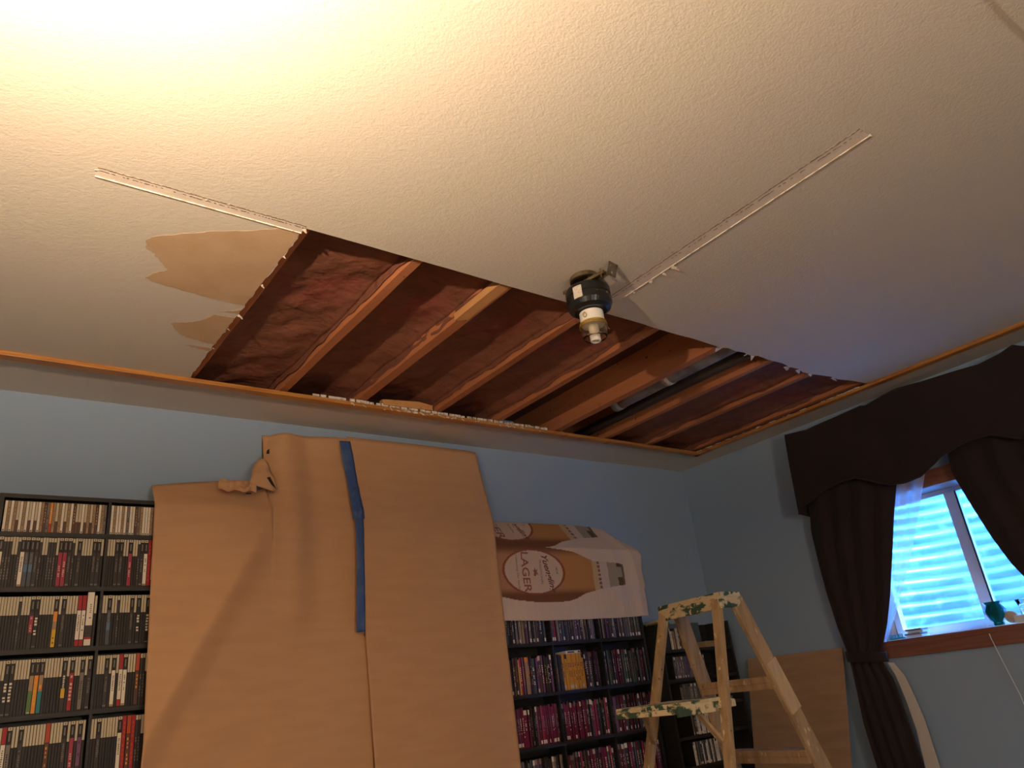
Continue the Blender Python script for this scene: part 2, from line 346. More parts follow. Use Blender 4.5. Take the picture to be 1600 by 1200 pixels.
# kraft faced insulation
def batt(i, label, dz=.075, z_l=.05, z_r=.045, seed=0):
    xa = JX[i]+.022; xb = JX[i+1]-.021
    if i == 0: xa = .828
    if i == 2: xa += .005
    if i == 7: xb = 4.085
    bm = bmesh.new()
    def fn(u, v):
        y = 1.55 + (YW-1.56)*v; x = xa+(xb-xa)*u
        s = math.sin(math.pi*u)**.6 if 0 < u < 1 else 0
        edge = (z_l*(1-u)+z_r*u) + .016*noise.noise(Vector((u*3+seed, y*3, seed)))
        z = ZJ + edge + (dz-edge)*s
        z += (.020*noise.noise(Vector((x*5+seed, y*4, 2))) + .011*noise.noise(Vector((x*14, y*9+seed, 5))) + .012*abs(noise.noise(Vector((x*6+y*5, y*3, seed+3)))) ) * (.35+.65*s)
        if v > .93: z -= (v-.93)*.35
        return (x, y, max(z, ZJ+.006))
    grid(bm, 26, 90, fn)
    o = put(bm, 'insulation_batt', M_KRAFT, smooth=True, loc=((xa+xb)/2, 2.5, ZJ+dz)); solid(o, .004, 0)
    tag(o, label, 'insulation', 'kraft faced insulation batts between the joists')
    # stapled paper flange hanging ragged beside the joist on its right
    bm = bmesh.new()
    def fl(u, v):
        y = 1.9 + (YW-1.95)*u; top = ZJ+.062
        bot = ZJ + .018 + .024*noise.noise(Vector((u*7, seed*3.1, 1))) + .010*noise.noise(Vector((u*22, seed, 7)))
        return (xb-.0025+.002*noise.noise(Vector((u*30, v*3, seed))) - .006*(1-v)*abs(noise.noise(Vector((u*9, seed, 3)))), y, bot+(top-bot)*v)
    grid(bm, 90, 4, fl)
    p = put(bm, 'paper_flange', M_KRAFT, parent=o, smooth=True); solid(p, .0012, -1)
    return o
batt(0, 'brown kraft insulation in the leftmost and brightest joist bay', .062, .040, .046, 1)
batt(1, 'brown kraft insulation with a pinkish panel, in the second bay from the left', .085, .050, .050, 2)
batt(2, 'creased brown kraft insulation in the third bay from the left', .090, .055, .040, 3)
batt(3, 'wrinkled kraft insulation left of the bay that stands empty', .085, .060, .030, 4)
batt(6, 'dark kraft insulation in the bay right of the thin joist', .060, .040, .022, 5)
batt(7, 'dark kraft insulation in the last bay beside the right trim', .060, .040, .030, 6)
bm = bmesh.new(); tube(bm, [(3.035, .9, ZJ+.066), (3.035, 2.78, ZJ+.066)], .048, 20)
tb = put(bm, 'duct_pipe', M_PIPE, smooth=True, loc=(3.035, 2, ZJ+.066)); tag(tb, 'grey round duct pipe running between two joists in the dark bay', 'pipe')
bm = bmesh.new(); tube(bm, [(3.035, 2.36, ZJ+.066), (3.035, 2.40, ZJ+.066)], .051, 20); put(bm, 'joint_collar', M_STICK, parent=tb, smooth=True)
bm = bmesh.new(); tube(bm, [(3.035, 2.74, ZJ+.066), (3.035, 2.79, ZJ+.066)], .052, 20); put(bm, 'joint_collar', M_PIPE, parent=tb, smooth=True)
bm = bmesh.new(); tube(bm, [(3.165, .9, ZJ+.045), (3.165, YW+.005, ZJ+.045)], .030, 16)  # conduit thickened, lowered and darkened to block light and keep the next joist dark
o = put(bm, 'conduit', mat('shade_pipe', (.05, .035, .03), .6), smooth=True, loc=(3.10, 2, ZJ+.07)); tag(o, 'dark conduit thickened to shade the joist, beside the round duct', 'pipe')
# loose wood scrap lying on the trim at the back edge of the opening
bm = bmesh.new(); prism(bm, [on_y(597, 625, 3.10)+Vector((0, 0, .003)), on_y(603, 624, 3.10), on_y(655, 628, 3.10), on_y(676, 634, 3.10), on_y(676, 641, 3.10), on_y(600, 632, 3.10)], (0, .03, 0))
o = put(bm, 'wood_scrap', M_JOIST_N, loc=(1.9, 3.11, 1.43)); tag(o, 'pale splintered wood scrap lodged above the back trim of the opening', 'wood scrap')

# ------------------------------------------------------------------ fan and light remains
FX, FY = 1.83, 1.72
fx = thing('ceiling_light_fixture', 'stripped ceiling fan motor with bare socket hanging beside the opening', 'light fixture', (FX, FY, ZC))
def rotp(x, y, a): return (FX + x*math.cos(a)-y*math.sin(a), FY + x*math.sin(a)+y*math.cos(a))
bm = bmesh.new(); lathe(bm, [(0.0, ZC-.001), (.052, ZC-.001), (.056, ZC-.006), (.056, ZC-.020), (.048, ZC-.022), (.045, ZC-.008), (0, ZC-.008)], FX-.015, FY-.01, 36); put(bm, 'junction_box', M_ZINC, parent=fx, smooth=False)
bm = bmesh.new(); a = -1.42
LO = -.034
for lo, zz, ww, tt in ((LO, ZC-.036, .030, .0025), (LO-.015, ZC-.041, .0025, .012), (LO+.015, ZC-.041, .0025, .012)):
    beam(bm, (*rotp(-.075, lo, a), zz), (*rotp(.115, lo, a), zz), ww, tt, (0, 0, 1))
put(bm, 'hanger_bracket', M_ZINC, parent=fx)
# end plate with holes, bent up
bm = bmesh.new()
px_, py_ = rotp(.116, LO+.030, a)
ring = []
dz0 = ZC-.045; dirx = Vector((math.cos(a), math.sin(a), 0)); upv = Vector((0, 0, 1)); side = Vector((-math.sin(a), math.cos(a), 0))
def plate(bm, o0, ux, uy, W, H, holes, t, nrm):
    n = 24
    for i in range(n):
        for j in range(n):
            c = ((i+.5)/n*W-W/2, (j+.5)/n*H)
            if any((c[0]-h[0])**2+(c[1]-h[1])**2 < h[2]**2 for h in holes): continue
            q = [o0+ux*(i/n*W-W/2)+uy*(j/n*H), o0+ux*((i+1)/n*W-W/2)+uy*(j/n*H), o0+ux*((i+1)/n*W-W/2)+uy*((j+1)/n*H), o0+ux*(i/n*W-W/2)+uy*((j+1)/n*H)]
            prism(bm, q, nrm*t)
plate(bm, Vector((px_, py_, dz0)), side, (dirx*.35+upv*.8).normalized(), .052, .048, [(0, .013, .006), (.012, .034, .005), (-.014, .036, .004)], .0018, dirx)
put(bm, 'bracket_plate', M_ZINC, parent=fx)
bm = bmesh.new(); tube(bm, [(*rotp(.10, LO-.008, a), ZC-.055), (*rotp(.10, LO-.008, a), ZC-.020)], .003, 8); tube(bm, [(*rotp(.10, LO+.012, a), ZC-.050), (*rotp(.10, LO+.012, a), ZC-.018)], .003, 8); tube(bm, [(*rotp(.04, LO, a), ZC-.058), (*rotp(.04, LO, a), ZC-.018)], .003, 8)
put(bm, 'mounting_screw', M_ZINC, parent=fx)
bm = bmesh.new(); lathe(bm, [(0, ZC-.046), (.070, ZC-.046), (.080, ZC-.049), (.083, ZC-.055), (.083, ZC-.080), (.079, ZC-.084), (.079, ZC-.089), (.084, ZC-.093), (.084, ZC-.114), (.076, ZC-.131), (.060, ZC-.141), (0, ZC-.141)], FX, FY, 56)
hs_ = put(bm, 'motor_housing', M_BMETAL, parent=fx, smooth=False)
bm = bmesh.new(); grid(bm, 8, 3, lambda u, v: (FX+.0848*math.cos(3.25+.42*u), FY+.0848*math.sin(3.25+.42*u), ZC-.112+.048*v)); p = put(bm, 'rating_label', M_STICK, parent=fx); solid(p, .0006)
for k in range(3):
    an = 4.3+k*.55; bm = bmesh.new(); tube(bm, [(FX+.084*math.cos(an), FY+.084*math.sin(an), ZC-.096), (FX+.088*math.cos(an), FY+.088*math.sin(an), ZC-.096)], .004, 8); put(bm, 'housing_screw', M_ZINC, parent=fx)
zs = ZC-.141
bm = bmesh.new(); lathe(bm, [(0, zs), (.030, zs), (.044, zs-.004), (.0445, zs-.052), (.042, zs-.056), (0, zs-.056)], FX, FY, 40); slv = put(bm, 'socket_sleeve', M_WHITEP, parent=fx, smooth=False)
bm = bmesh.new()
for an, zz, r_ in ((5.55, zs-.018, .007), (5.62, zs-.034, .004), (5.72, zs-.012, .004)):
    tube(bm, [(FX+.043*math.cos(an), FY+.043*math.sin(an), zz), (FX+.0455*math.cos(an), FY+.0455*math.sin(an), zz)], r_, 10)
put(bm, 'burn_mark', M_DARK, parent=slv)
bm = bmesh.new(); lathe(bm, [(.0425, zs-.050), (.0465, zs-.054), (.0475, zs-.075), (.0455, zs-.100), (.040, zs-.108), (.0385, zs-.106), (.0440, zs-.099), (.046, zs-.075), (.045, zs-.055), (.0425, zs-.050)], FX, FY, 48); put(bm, 'glass_cup', M_GLASS, parent=fx, smooth=True)
bm = bmesh.new()
for zz, rr in ((zs-.049, .0475), (zs-.055, .0490), (zs-.061, .0500)):
    for k in range(44):
        an = 2*math.pi*k/44
        tube(bm, [(FX+rr*math.cos(an+t*.09), FY+rr*math.sin(an+t*.09), zz+.0025*math.sin(t*3.1)) for t in (0, .5, 1)], .0022, 6)
tube(bm, [(FX+.0455, FY-.02, zs-.045), (FX+.056, FY-.02, zs-.062), (FX+.060, FY-.022, zs-.066)], .0009, 5)
put(bm, 'brass_chain', M_BRASS, parent=fx, smooth=True)
bm = bmesh.new(); tube(bm, [(FX-.046, FY-.012, zs-.02+.006*math.cos(t)) if 0 else (FX-.047-.003*math.sin(t), FY-.012+.008*math.cos(t), zs-.026+.008*math.sin(t)) for t in [k*math.pi/6 for k in range(12)]], .0015, 6, closed=True); put(bm, 'brass_ring', M_BRASS, parent=fx, smooth=True)
bm = bmesh.new(); lathe(bm, [(0, zs-.056), (.019, zs-.056), (.019, zs-.118), (.0165, zs-.120), (.0155, zs-.108), (0, zs-.104)], FX, FY, 32); put(bm, 'lamp_socket', M_WHITEP, parent=fx, smooth=False)

# ------------------------------------------------------------------ torchiere that lights the room (stands just outside the frame)
tor = thing('floor_lamp', 'black torchiere floor lamp throwing its light on the ceiling, upper left', 'floor lamp', (LAMP[0], LAMP[1], ZF))
M_LAMPB = mat('lamp_black', (0.02, 0.02, 0.02), .4)
M_BULB = bpy.data.materials.new('bulb'); M_BULB.use_nodes = True
ZB = .965
bm = bmesh.new(); lathe(bm, [(0, ZF+.001), (.14, ZF+.001), (.14, ZF+.02), (.03, ZF+.035), (0, ZF+.035)], *LAMP, 40); put(bm, 'base', M_LAMPB, parent=tor)
bm = bmesh.new(); tube(bm, [(LAMP[0], LAMP[1], ZF+.03), (LAMP[0], LAMP[1], ZB-.10)], .0125, 12); put(bm, 'pole', M_LAMPB, parent=tor, smooth=True)
bm = bmesh.new(); lathe(bm, [(0, ZB-.10), (.03, ZB-.10), (.09, ZB-.06), (.135, ZB+.018), (.132, ZB+.019), (.086, ZB-.055), (.03, ZB-.092), (0, ZB-.092)], *LAMP, 48); put(bm, 'lamp_shade', M_LAMPB, parent=tor, smooth=True)
pl = bpy.data.lights.new('bulb_light', 'POINT'); pl.energy = BULB_W; pl.color = BULB_COL; pl.shadow_soft_size = .022
plo = bpy.data.objects.new('bulb_light', pl); COL.objects.link(plo); plo.parent = tor; plo.location = (0, 0, ZB-ZF)

# added fill light: unseen invented lamp with a paper globe, well behind the camera
fill_lamp = thing('floor_lamp', 'added fill lamp with round white paper globe, unseen behind the camera', 'floor lamp', (0.5, -3.0, ZF))
M_FILL_GLOBE = mat('fill_globe', (.85, .82, .75), .8); M_FILL_GLOBE.node_tree.nodes['Principled BSDF'].inputs['Emission Color'].default_value = (1, .8, .55, 1); M_FILL_GLOBE.node_tree.nodes['Principled BSDF'].inputs['Emission Strength'].default_value = 2.0
bm = bmesh.new(); lathe(bm, [(0, ZF+.001), (.13, ZF+.001), (.13, ZF+.02), (0, ZF+.03)], 0.5, -3.0, 32); put(bm, 'base', M_LAMPB, parent=fill_lamp)
bm = bmesh.new(); tube(bm, [(0.5, -3.0, ZF+.02), (0.5, -3.0, -.04)], .012, 10); put(bm, 'pole', M_LAMPB, parent=fill_lamp)
bm = bmesh.new(); lathe(bm, [(.17*math.sin(a)+1e-4, .12-.17*math.cos(a)) for a in [math.pi*k/16 for k in range(17)]], 0.5, -3.0, 32); put(bm, 'lamp_shade', M_FILL_GLOBE, parent=fill_lamp, smooth=True)
for k in range(1):
    p2 = bpy.data.lights.new('fill_light', 'POINT'); p2.energy = FILL_W; p2.color = (1.0, .83, .64); p2.shadow_soft_size = .18
    o2 = bpy.data.objects.new('fill_light', p2); COL.objects.link(o2); o2.parent = fill_lamp; o2.location = (0, 0, .12-ZF)

# ------------------------------------------------------------------ window
win = thing('window_1', 'window', 'window', (XW, (WY0+WY1)/2, WZ0)); del win['label']; del win['category']; win['kind'] = 'structure'
XG = XW+.165
bm = bmesh.new()
box(bm, (XW-.004, WY0-.01, WZ0-.018), (XG+.05, WY1+.01, WZ0)); put(bm, 'window_ledge', M_VINYL, parent=win)
bm = bmesh.new(); box(bm, (XW-.022, WY0-.10, WZ0-.092), (XW, WY1+.07, WZ0-.002), 0, .004); box(bm, (XW-.028, WY0-.10, WZ0-.030), (XW, WY1+.07, WZ0-.022), 0, .002); put(bm, 'sill_apron', M_WOODS, parent=win)
bm = bmesh.new(); box(bm, (XW-.018, WY0-.09, WZ1), (XW, WY1+.09, WZ1+.09), 0, .003); box(bm, (XW, WY0, WZ1), (XG+.05, WY1, WZ1+.015)); put(bm, 'window_head', M_WOODS, parent=win)
bm = bmesh.new()
for y0, y1 in ((WY1, WY1+.09), (WY0-.09, WY0)): box(bm, (XW-.018, y0, WZ0), (XW, y1, WZ1), 0, .003)
box(bm, (XW, WY1-.012, WZ0), (XG+.05, WY1, WZ1)); box(bm, (XW, WY0, WZ0), (XG+.05, WY0+.012, WZ1)); put(bm, 'window_jamb', M_WOODS, parent=win)
YM = 1.815
bm = bmesh.new(); F = .036
box(bm, (XG, WY0+.012, WZ0), (XG+.05, WY1-.012, WZ0+F)); box(bm, (XG, WY0+.012, WZ1-.025), (XG+.05, WY1-.012, WZ1)); box(bm, (XG, WY1-.048, WZ0+F), (XG+.05, WY1-.012, WZ1-.025)); box(bm, (XG, WY0+.012, WZ0+F), (XG+.05, WY0+.048, WZ1-.025))
put(bm, 'window_frame', M_VINYL, parent=win)
bm = bmesh.new(); box(bm, (XG-.012, YM-.030, WZ0+F), (XG+.04, YM+.030, WZ1-.025), 0, .003); mu = put(bm, 'meeting_stile', M_VINYL, parent=win)
bm = bmesh.new(); box(bm, (XG-.014, YM-.036, WZ0+F), (XG-.002, YM-.031, WZ1-.025)); put(bm, 'weather_seal', M_DARK, parent=mu)
bm = bmesh.new(); box(bm, (XG-.010, YM+.03, WZ0+F), (XG+.03, WY1-.048, WZ0+F+.012)); box(bm, (XG+.006, WY0+.048, WZ0+F), (XG+.03, YM-.03, WZ0+F+.014)); put(bm, 'sash_rail', M_VINYL, parent=win)
M_PANE = bpy.data.materials.new('window_glass'); M_PANE.use_nodes = True
nt = M_PANE.node_tree; nt.nodes.remove(nt.nodes['Principled BSDF'])
tr = nt.nodes.new('ShaderNodeBsdfTransparent'); gl = nt.nodes.new('ShaderNodeBsdfGlossy'); mx = nt.nodes.new('ShaderNodeMixShader'); mx.inputs[0].default_value = .07
tr.inputs[0].default_value = (.92, .96, 1, 1); gl.inputs['Roughness'].default_value = .03
nt.links.new(tr.outputs[0], mx.inputs[1]); nt.links.new(gl.outputs[0], mx.inputs[2]); nt.links.new(mx.outputs[0], nt.nodes['Material Output'].inputs[0])
for y0, y1, x in ((YM+.02, WY1-.044, XG+.012), (WY0+.044, YM-.02, XG+.026)):
    put(B((x, y0, WZ0+F-.002), (x+.004, y1, WZ1-.024)), 'pane', M_PANE, parent=win)
# window well of corrugated steel outside
bm = bmesh.new()
R_W = .62; YC = 1.80
def well(u, v):
    th = math.pi*(u-.5); z = -.25 + 1.42*v; rr = R_W + .0075*math.sin(z*2*math.pi/.068+.5*noise.noise(Vector((th*1.5, z*5, 3))))
    rr += .010*noise.noise(Vector((th*2, z*3, 0)))
    return (XW+.22 + rr*math.cos(th), YC + rr*math.sin(th)*1.12, z)
grid(bm, 60, 420, well)
wl = put(bm, 'window_well', M_STEEL, smooth=True, loc=(XW+.5, YC, -.25)); solid(wl, .002, 0)
tag(wl, 'corrugated galvanised steel window well seen through the basement window', 'window well')
M_SOIL = mat('gravel', (.30, .32, .33), .95, bump=(30, 1, .02, 3))
o = put(B((XW+.225, YC-.56, -.35), (XW+.75, YC+.56, -.262)), 'well_gravel', M_SOIL, loc=(XW+.5, YC, -.3)); tag(o, 'gravel bed at the bottom of the steel window well', 'gravel'); o['kind'] = 'stuff'

# ------------------------------------------------------------------ curtains
XC = 4.30
def at(x, y, X=XC): p = on_x(x, y, X); return p
cur = thing('curtain', 'dark brown tied-back curtain with scalloped valance over the window', 'curtain', (4.34, 1.7, 0.9))
# valance
VT = [(1228, 680), (1262, 672), (1300, 655), (1325, 643), (1345, 634), (1352, 634), (1380, 617), (1400, 607), (1440, 597), (1480, 585), (1530, 570), (1565, 552), (1582, 539), (1600, 541)]
VB = [(1253, 804), (1262, 790), (1290, 768), (1320, 752), (1338, 747), (1365, 752), (1395, 758), (1420, 755), (1445, 745), (1462, 728), (1473, 716), (1490, 705), (1515, 690), (1550, 680), (1600, 687)]
tp = sorted([(at(*p).y, at(*p).z) for p in VT]); bp_ = sorted([(at(*p).y, at(*p).z) for p in VB])
yv1 = max(p[0] for p in bp_)+.0; yv0 = .86
tp = [(.86, 1.35), (1.0, 1.34)] + tp; bp_ = [(.86, .86), (.93, .95), (1.02, 1.03)] + bp_
bm = bmesh.new()
def val(u, v):
    yt = yv0+(tp[-1][0]-yv0)*u; yb = yv0+(yv1-yv0)*u
    zt = interp(tp, yt); zb = interp(bp_, yb); y = yt*v+yb*(1-v); z = zb+(zt-zb)*v
    x = XC - .012 + .004*math.sin(y*24+1.5*math.sin(z*5))*(1-v*.6) + .008*math.sin(y*7+z*5)
    return (x - .015*(1-v), y, z)
grid(bm, 150, 26, val)
va = put(bm, 'valance', M_CURT, parent=cur, smooth=True); solid(va, .003)
bm = bmesh.new()
def ret(u, v):
    e = val(1, v); return (e[0] + (XW-.004-e[0])*u, e[1]+.004*u, e[2]-.01*u)
grid(bm, 6, 26, ret); p = put(bm, 'valance_return', M_CURT, parent=cur, smooth=True); solid(p, .003)
bm = bmesh.new(); tube(bm, [(XC+.03, .84, 1.345), (XC+.03, 2.54, 1.345)], .009, 10); tube(bm, [(XC+.03, 2.535, 1.345), (XW, 2.535, 1.345)], .006, 8); put(bm, 'curtain_rod', M_BRASS, parent=cur, smooth=True)
# dark piping along the swag hem
bm = bmesh.new(); tube(bm, [tuple(Vector(val(i/120, 0))+Vector((-.004, 0, 0))) for i in range(121)], .0045, 6); put(bm, 'hem_piping', M_CURT, parent=cur, smooth=True)
# left panel, outline from photo on plane XC
LL = [(1262, 770), (1266, 830), (1278, 880), (1290, 925), (1308, 980), (1322, 1015), (1330, 1040), (1338, 1075), (1350, 1130), (1372, 1200)]
LR = [(1400, 752), (1396, 800), (1393, 870), (1390, 930), (1386, 975), (1378, 1015), (1380, 1036), (1396, 1060), (1418, 1120), (1445, 1200)]
def chain(pts, X):
    P = [at(*p, X) for p in pts]
    e = P[-1] + (P[-1]-P[-2])*.9; P.append(e)
    return P
PL = chain(LL, XC+.035); PR = chain(LR, XC+.035)
zl = sorted([(p.z, p.y) for p in PL]); zr = sorted([(p.z, p.y) for p in PR])
# lower tail falls to just above the floor
zbot = -.80
def panel(zl, zr, zt, zb, ff, sgn=1, X=XC+.035, nf=4):
    bm = bmesh.new()
    def fn(u, v):
        z = zb+(zt-zb)*v; a = interp(zl, z); b = interp(zr, z); y = a+(b-a)*u; wd = abs(a-b)
        amp = min(.010, .003+.018*wd); 
        x = X + amp*math.sin(u*nf*2*math.pi + 1.2*math.sin(z*2)) - .012*math.sin(math.pi*u)
        return (x, y, z)
    grid(bm, 84, 70, fn); return bm
lp = put(panel(zl, zr, .98, zbot, None), 'curtain_panel', M_CURT, parent=cur, smooth=True); solid(lp, .003)
# tie-back
tp0 = at(1322, 1018, XC+.02); tp1 = at(1382, 1030, XC+.02)
bm = bmesh.new()
n = 28
def tie(u, v):
    an = 2*math.pi*u; c = (tp0+tp1)/2; hw = abs(tp0.y-tp1.y)/2+.012
    return (XC+.032 + .042*math.cos(an), c.y + hw*math.sin(an), c.z - .035 + .055*v + .012*math.sin(an))
grid(bm, n, 4, tie); p = put(bm, 'tieback', M_CURT, parent=cur, smooth=True); solid(p, .004)
# beige lining showing along the right edge below the tie
bm = bmesh.new()
RL = [(at(1383, 1036), at(1390, 1036)), (at(1395, 1055), at(1408, 1058)), (at(1410, 1090), at(1424, 1092)), (at(1428, 1140), at(1440, 1130)), (at(1442, 1200), at(1462, 1200))]
e = RL[-1][0]+(RL[-1][0]-RL[-2][0])*1.0; RL.append((e, e+(RL[-1][1]-RL[-1][0])))
vs = [[bm.verts.new(a+Vector((.028, 0, 0))), bm.verts.new(b+Vector((.045, 0, 0)))] for a, b in RL]
for a, b in zip(vs, vs[1:]): bm.faces.new((a[0], a[1], b[1], b[0]))
p = put(bm, 'lining', M_LINING, parent=cur); solid(p, .003)
# sheer inner curtain, left
M_SHEER = bpy.data.materials.new('sheer_voile'); M_SHEER.use_nodes = True
nt = M_SHEER.node_tree; nt.nodes.remove(nt.nodes['Principled BSDF'])
tr = nt.nodes.new('ShaderNodeBsdfTransparent'); df = nt.nodes.new('ShaderNodeBsdfDiffuse'); tl = nt.nodes.new('ShaderNodeBsdfTranslucent'); m1 = nt.nodes.new('ShaderNodeMixShader'); m2 = nt.nodes.new('ShaderNodeMixShader')
df.inputs[0].default_value = (.85, .86, .92, 1); tl.inputs[0].default_value = (.85, .88, .95, 1); m1.inputs[0].default_value = .5; m2.inputs[0].default_value = .68
nt.links.new(df.outputs[0], m1.inputs[1]); nt.links.new(tl.outputs[0], m1.inputs[2]); nt.links.new(tr.outputs[0], m2.inputs[1]); nt.links.new(m1.outputs[0], m2.inputs[2]); nt.links.new(m2.outputs[0], nt.nodes['Material Output'].inputs[0])
SL = [at(1388, 752, XC+.06), at(1388, 900, XC+.06), at(1378, 1010, XC+.06)]; SR = [at(1444, 738, XC+.06), at(1424, 860, XC+.06), at(1400, 955, XC+.06), at(1384, 1006, XC+.06)]
sl = sorted([(p.z, p.y) for p in SL]); sr = sorted([(p.z, p.y) for p in SR])
bm = bmesh.new()
def shf(u, v):
    z = .07+(.96-.07)*v; a = interp(sl, z); b = interp(sr, z)
    return (XC+.065+.010*math.sin(u*4*math.pi+z), a+(b-a)*u, z)
grid(bm, 30, 30, shf); p = put(bm, 'sheer_panel', M_SHEER, parent=cur, smooth=True); p['label'] = 'white translucent voile panel'
# right panel, tied back out of frame
yr0 = .90
ER = [(1474, 700), (1482, 738), (1510, 785), (1545, 840), (1575, 880), (1600, 906)]
er = sorted([(at(*p).z, at(*p).y) for p in ER]); zm = er[0][0]; ym = er[0][1]; er = [(-.80, ym+.02), (-.3, ym-.04), (.02, ym-.12), (zm-.12, ym-.06)] + er
zro = [(-.80, .80), (-.3, .86), (.05, .92), (.4, .88), (1.3, .87)]
rp_ = put(panel(er, zro, 1.12, zbot, None, X=XC+.03, nf=5), 'curtain_panel', M_CURT, parent=cur, smooth=True); solid(rp_, .003)
bm = bmesh.new()
def tie2(u, v):
    an = 2*math.pi*u; return (XC+.03+.045*math.cos(an), .97+.075*math.sin(an), .02+.055*v)
grid(bm, 28, 4, tie2); p = put(bm, 'tieback', M_CURT, parent=cur, smooth=True); solid(p, .004)

# ------------------------------------------------------------------ things on the window ledge
M_TEAL = mat('teal_glass', (0.0, 0.22, 0.20), .12, trans=.45, var=((0, .10, .10), 12, .4, .6, (1, 1, 1)))
v0 = (4.425, 1.735)
bm = bmesh.new()
prof = [(0, .077), (.024, .077), (.026, .084), (.024, .092), (.034, .106), (.050, .142), (.052, .152), (.042, .168), (.036, .178), (.046, .190), (.0455, .193), (.033, .180), (.030, .150), (0, .10)]
lathe(bm, prof, *v0, 10)
for v in bm.verts:
    pass
o = put(bm, 'votive_vase', M_TEAL, loc=(*v0, .077)); tag(o, 'faceted teal glass vase with flared rim on the window ledge', 'vase')
bm = bmesh.new(); lathe(bm, [(0, 0), (.027, 0), (.031, .005), (.031, .009), (.027, .014), (0, .014)], 0, 0, 30)
bmesh.ops.rotate(bm, verts=bm.verts, cent=(0, 0, 0), matrix=Matrix.Rotation(math.radians(78), 3, 'Y'))
bmesh.ops.translate(bm, verts=bm.verts, vec=(4.418, 1.668, .108))
M_SHELL = mat('beige_shell', (.62, .50, .40), .6)
o = put(bm, 'round_disc', M_SHELL, smooth=True, loc=(4.418, 1.668, .077)); tag(o, 'beige round disc propped upright right of the teal vase', 'ornament')
bm = bmesh.new(); lathe(bm, [(0, .077), (.030, .077), (.034, .10), (.034, .15), (.045, .185), (.044, .187), (.031, .15), (.03, .09), (0, .085)], 4.47, 1.60, 24)
o = put(bm, 'glass_goblet', M_GLASS, smooth=True, loc=(4.47, 1.60, .077)); tag(o, 'clear glass tumbler at the right end of the ledge behind the beige disc', 'glass')
bm = bmesh.new(); box(bm, (4.41, 1.585, .077), (4.46, 1.655, .112), 0, .004)
o = put(bm, 'white_box', M_VINYL, loc=(4.43, 1.62, .077)); tag(o, 'small white box lying on the ledge between disc and tumbler', 'box')
M_TURQ = mat('turquoise_plastic', (0.02, .35, .45), .35)
bm = bmesh.new(); box(bm, (4.41, 2.235, .077), (4.44, 2.315, .086), 0, .002)
for k in range(9):
    y = 2.24+k*.0085; tube(bm, [(4.412, y, .084), (4.410, y-.001, .104)], .0028, 6)
o = put(bm, 'hair_claw', M_TURQ, loc=(4.425, 2.27, .077)); tag(o, 'turquoise toothed clip lying at the left end of the window ledge', 'clip')
for k, (dy, cc) in enumerate(((0, (.75, .76, .78)), (.01, (.25, .27, .30)), (-.01, (.7, .7, .72)), (.0, (.2, .22, .24)))):
    o = put(B((4.41, 2.13+dy, .077+.011*k), (4.50, 2.215+dy, .087+.011*k)), 'cassette_case', mat('case_grey_%d' % k, cc, .4), loc=(4.45, 2.17, .077+.011*k))
    tag(o, ['white flat case, lowest of the little stack on the window ledge', 'dark flat case, second from the bottom of the ledge stack', 'light grey flat case, second from the top of the ledge stack', 'dark flat case topping the little stack on the window ledge'][k], 'case', 'flat cases stacked on the ledge')
bm = bmesh.new(); P = [(4.43, 1.775, .081), (4.40, 1.780, .084), (4.385, 1.783, .070), (4.372, 1.775, .02), (4.370, 1.755, -.10), (4.372, 1.73, -.25), (4.375, 1.715, -.50), (4.378, 1.70, -.88)]
tube(bm, P, .0022, 6); o = put(bm, 'cord', M_VINYL, smooth=True, loc=(4.39, 1.78, .08)); tag(o, 'thin white cord hanging from the window ledge below the teal vase', 'cord')

# ------------------------------------------------------------------ racks
def rack(name, label, x0, x1, yf, yb, ztop, divs, boards, top=True, zbase=ZF):
    t = thing(name, label, 'shelf', ((x0+x1)/2, (yf+yb)/2, zbase))
    th = .016
    put(B((x0-th, yf, zbase), (x0, yb, ztop)), 'side_panel', M_BLACKM, parent=t); put(B((x1, yf, zbase), (x1+th, yb, ztop)), 'side_panel', M_BLACKM, parent=t)
    put(B((x0, yb-.006, zbase), (x1, yb, ztop-(th if top else 0))), 'back_panel', M_BLACKM, parent=t)
    if top: put(B((x0, yf, ztop-th), (x1, yb-.006, ztop)), 'top_panel', M_BLACKM, parent=t)
    xs = [x0]+divs+[x1]
    for z in boards: put(B((x0, yf+.002, z-.017), (x1, yb-.006, z)), 'shelf_board', M_BLACKM, parent=t)
    bs = sorted(boards)+[ztop-(th if top else 0)+.017]
    for dx in divs:
        bm = bmesh.new()
        for za, zb in zip(bs, bs[1:]): box(bm, (dx-.005, yf+.001, za), (dx+.005, yb-.006, zb-.017))
        put(bm, 'divider', M_BLACKM, parent=t)
    return t
YFR = 3.365; YBK = 3.503
LB = [.798, .592, .371, .148, -.074, -.296, -.518, -.740]
rack('media_rack', 'tall black media rack packed with disc cases at the left', .222, 1.215, YFR-.002, YBK, .945, [.585], LB)
RB = [.525, .275, .022, -.225, -.470, -.715]
rack('media_rack', 'wide black media rack with three bays under the beer towel', 2.475, 3.545, YFR-.002, YBK, .76, [2.830, 3.195], RB)
SB = [.178, .012, -.145, -.303, -.460, -.62, -.78]
rack('media_rack', 'low black disc rack in the corner behind the stepladder', 3.635, 4.28, 3.30, 3.49, .330, [], SB, top=False)

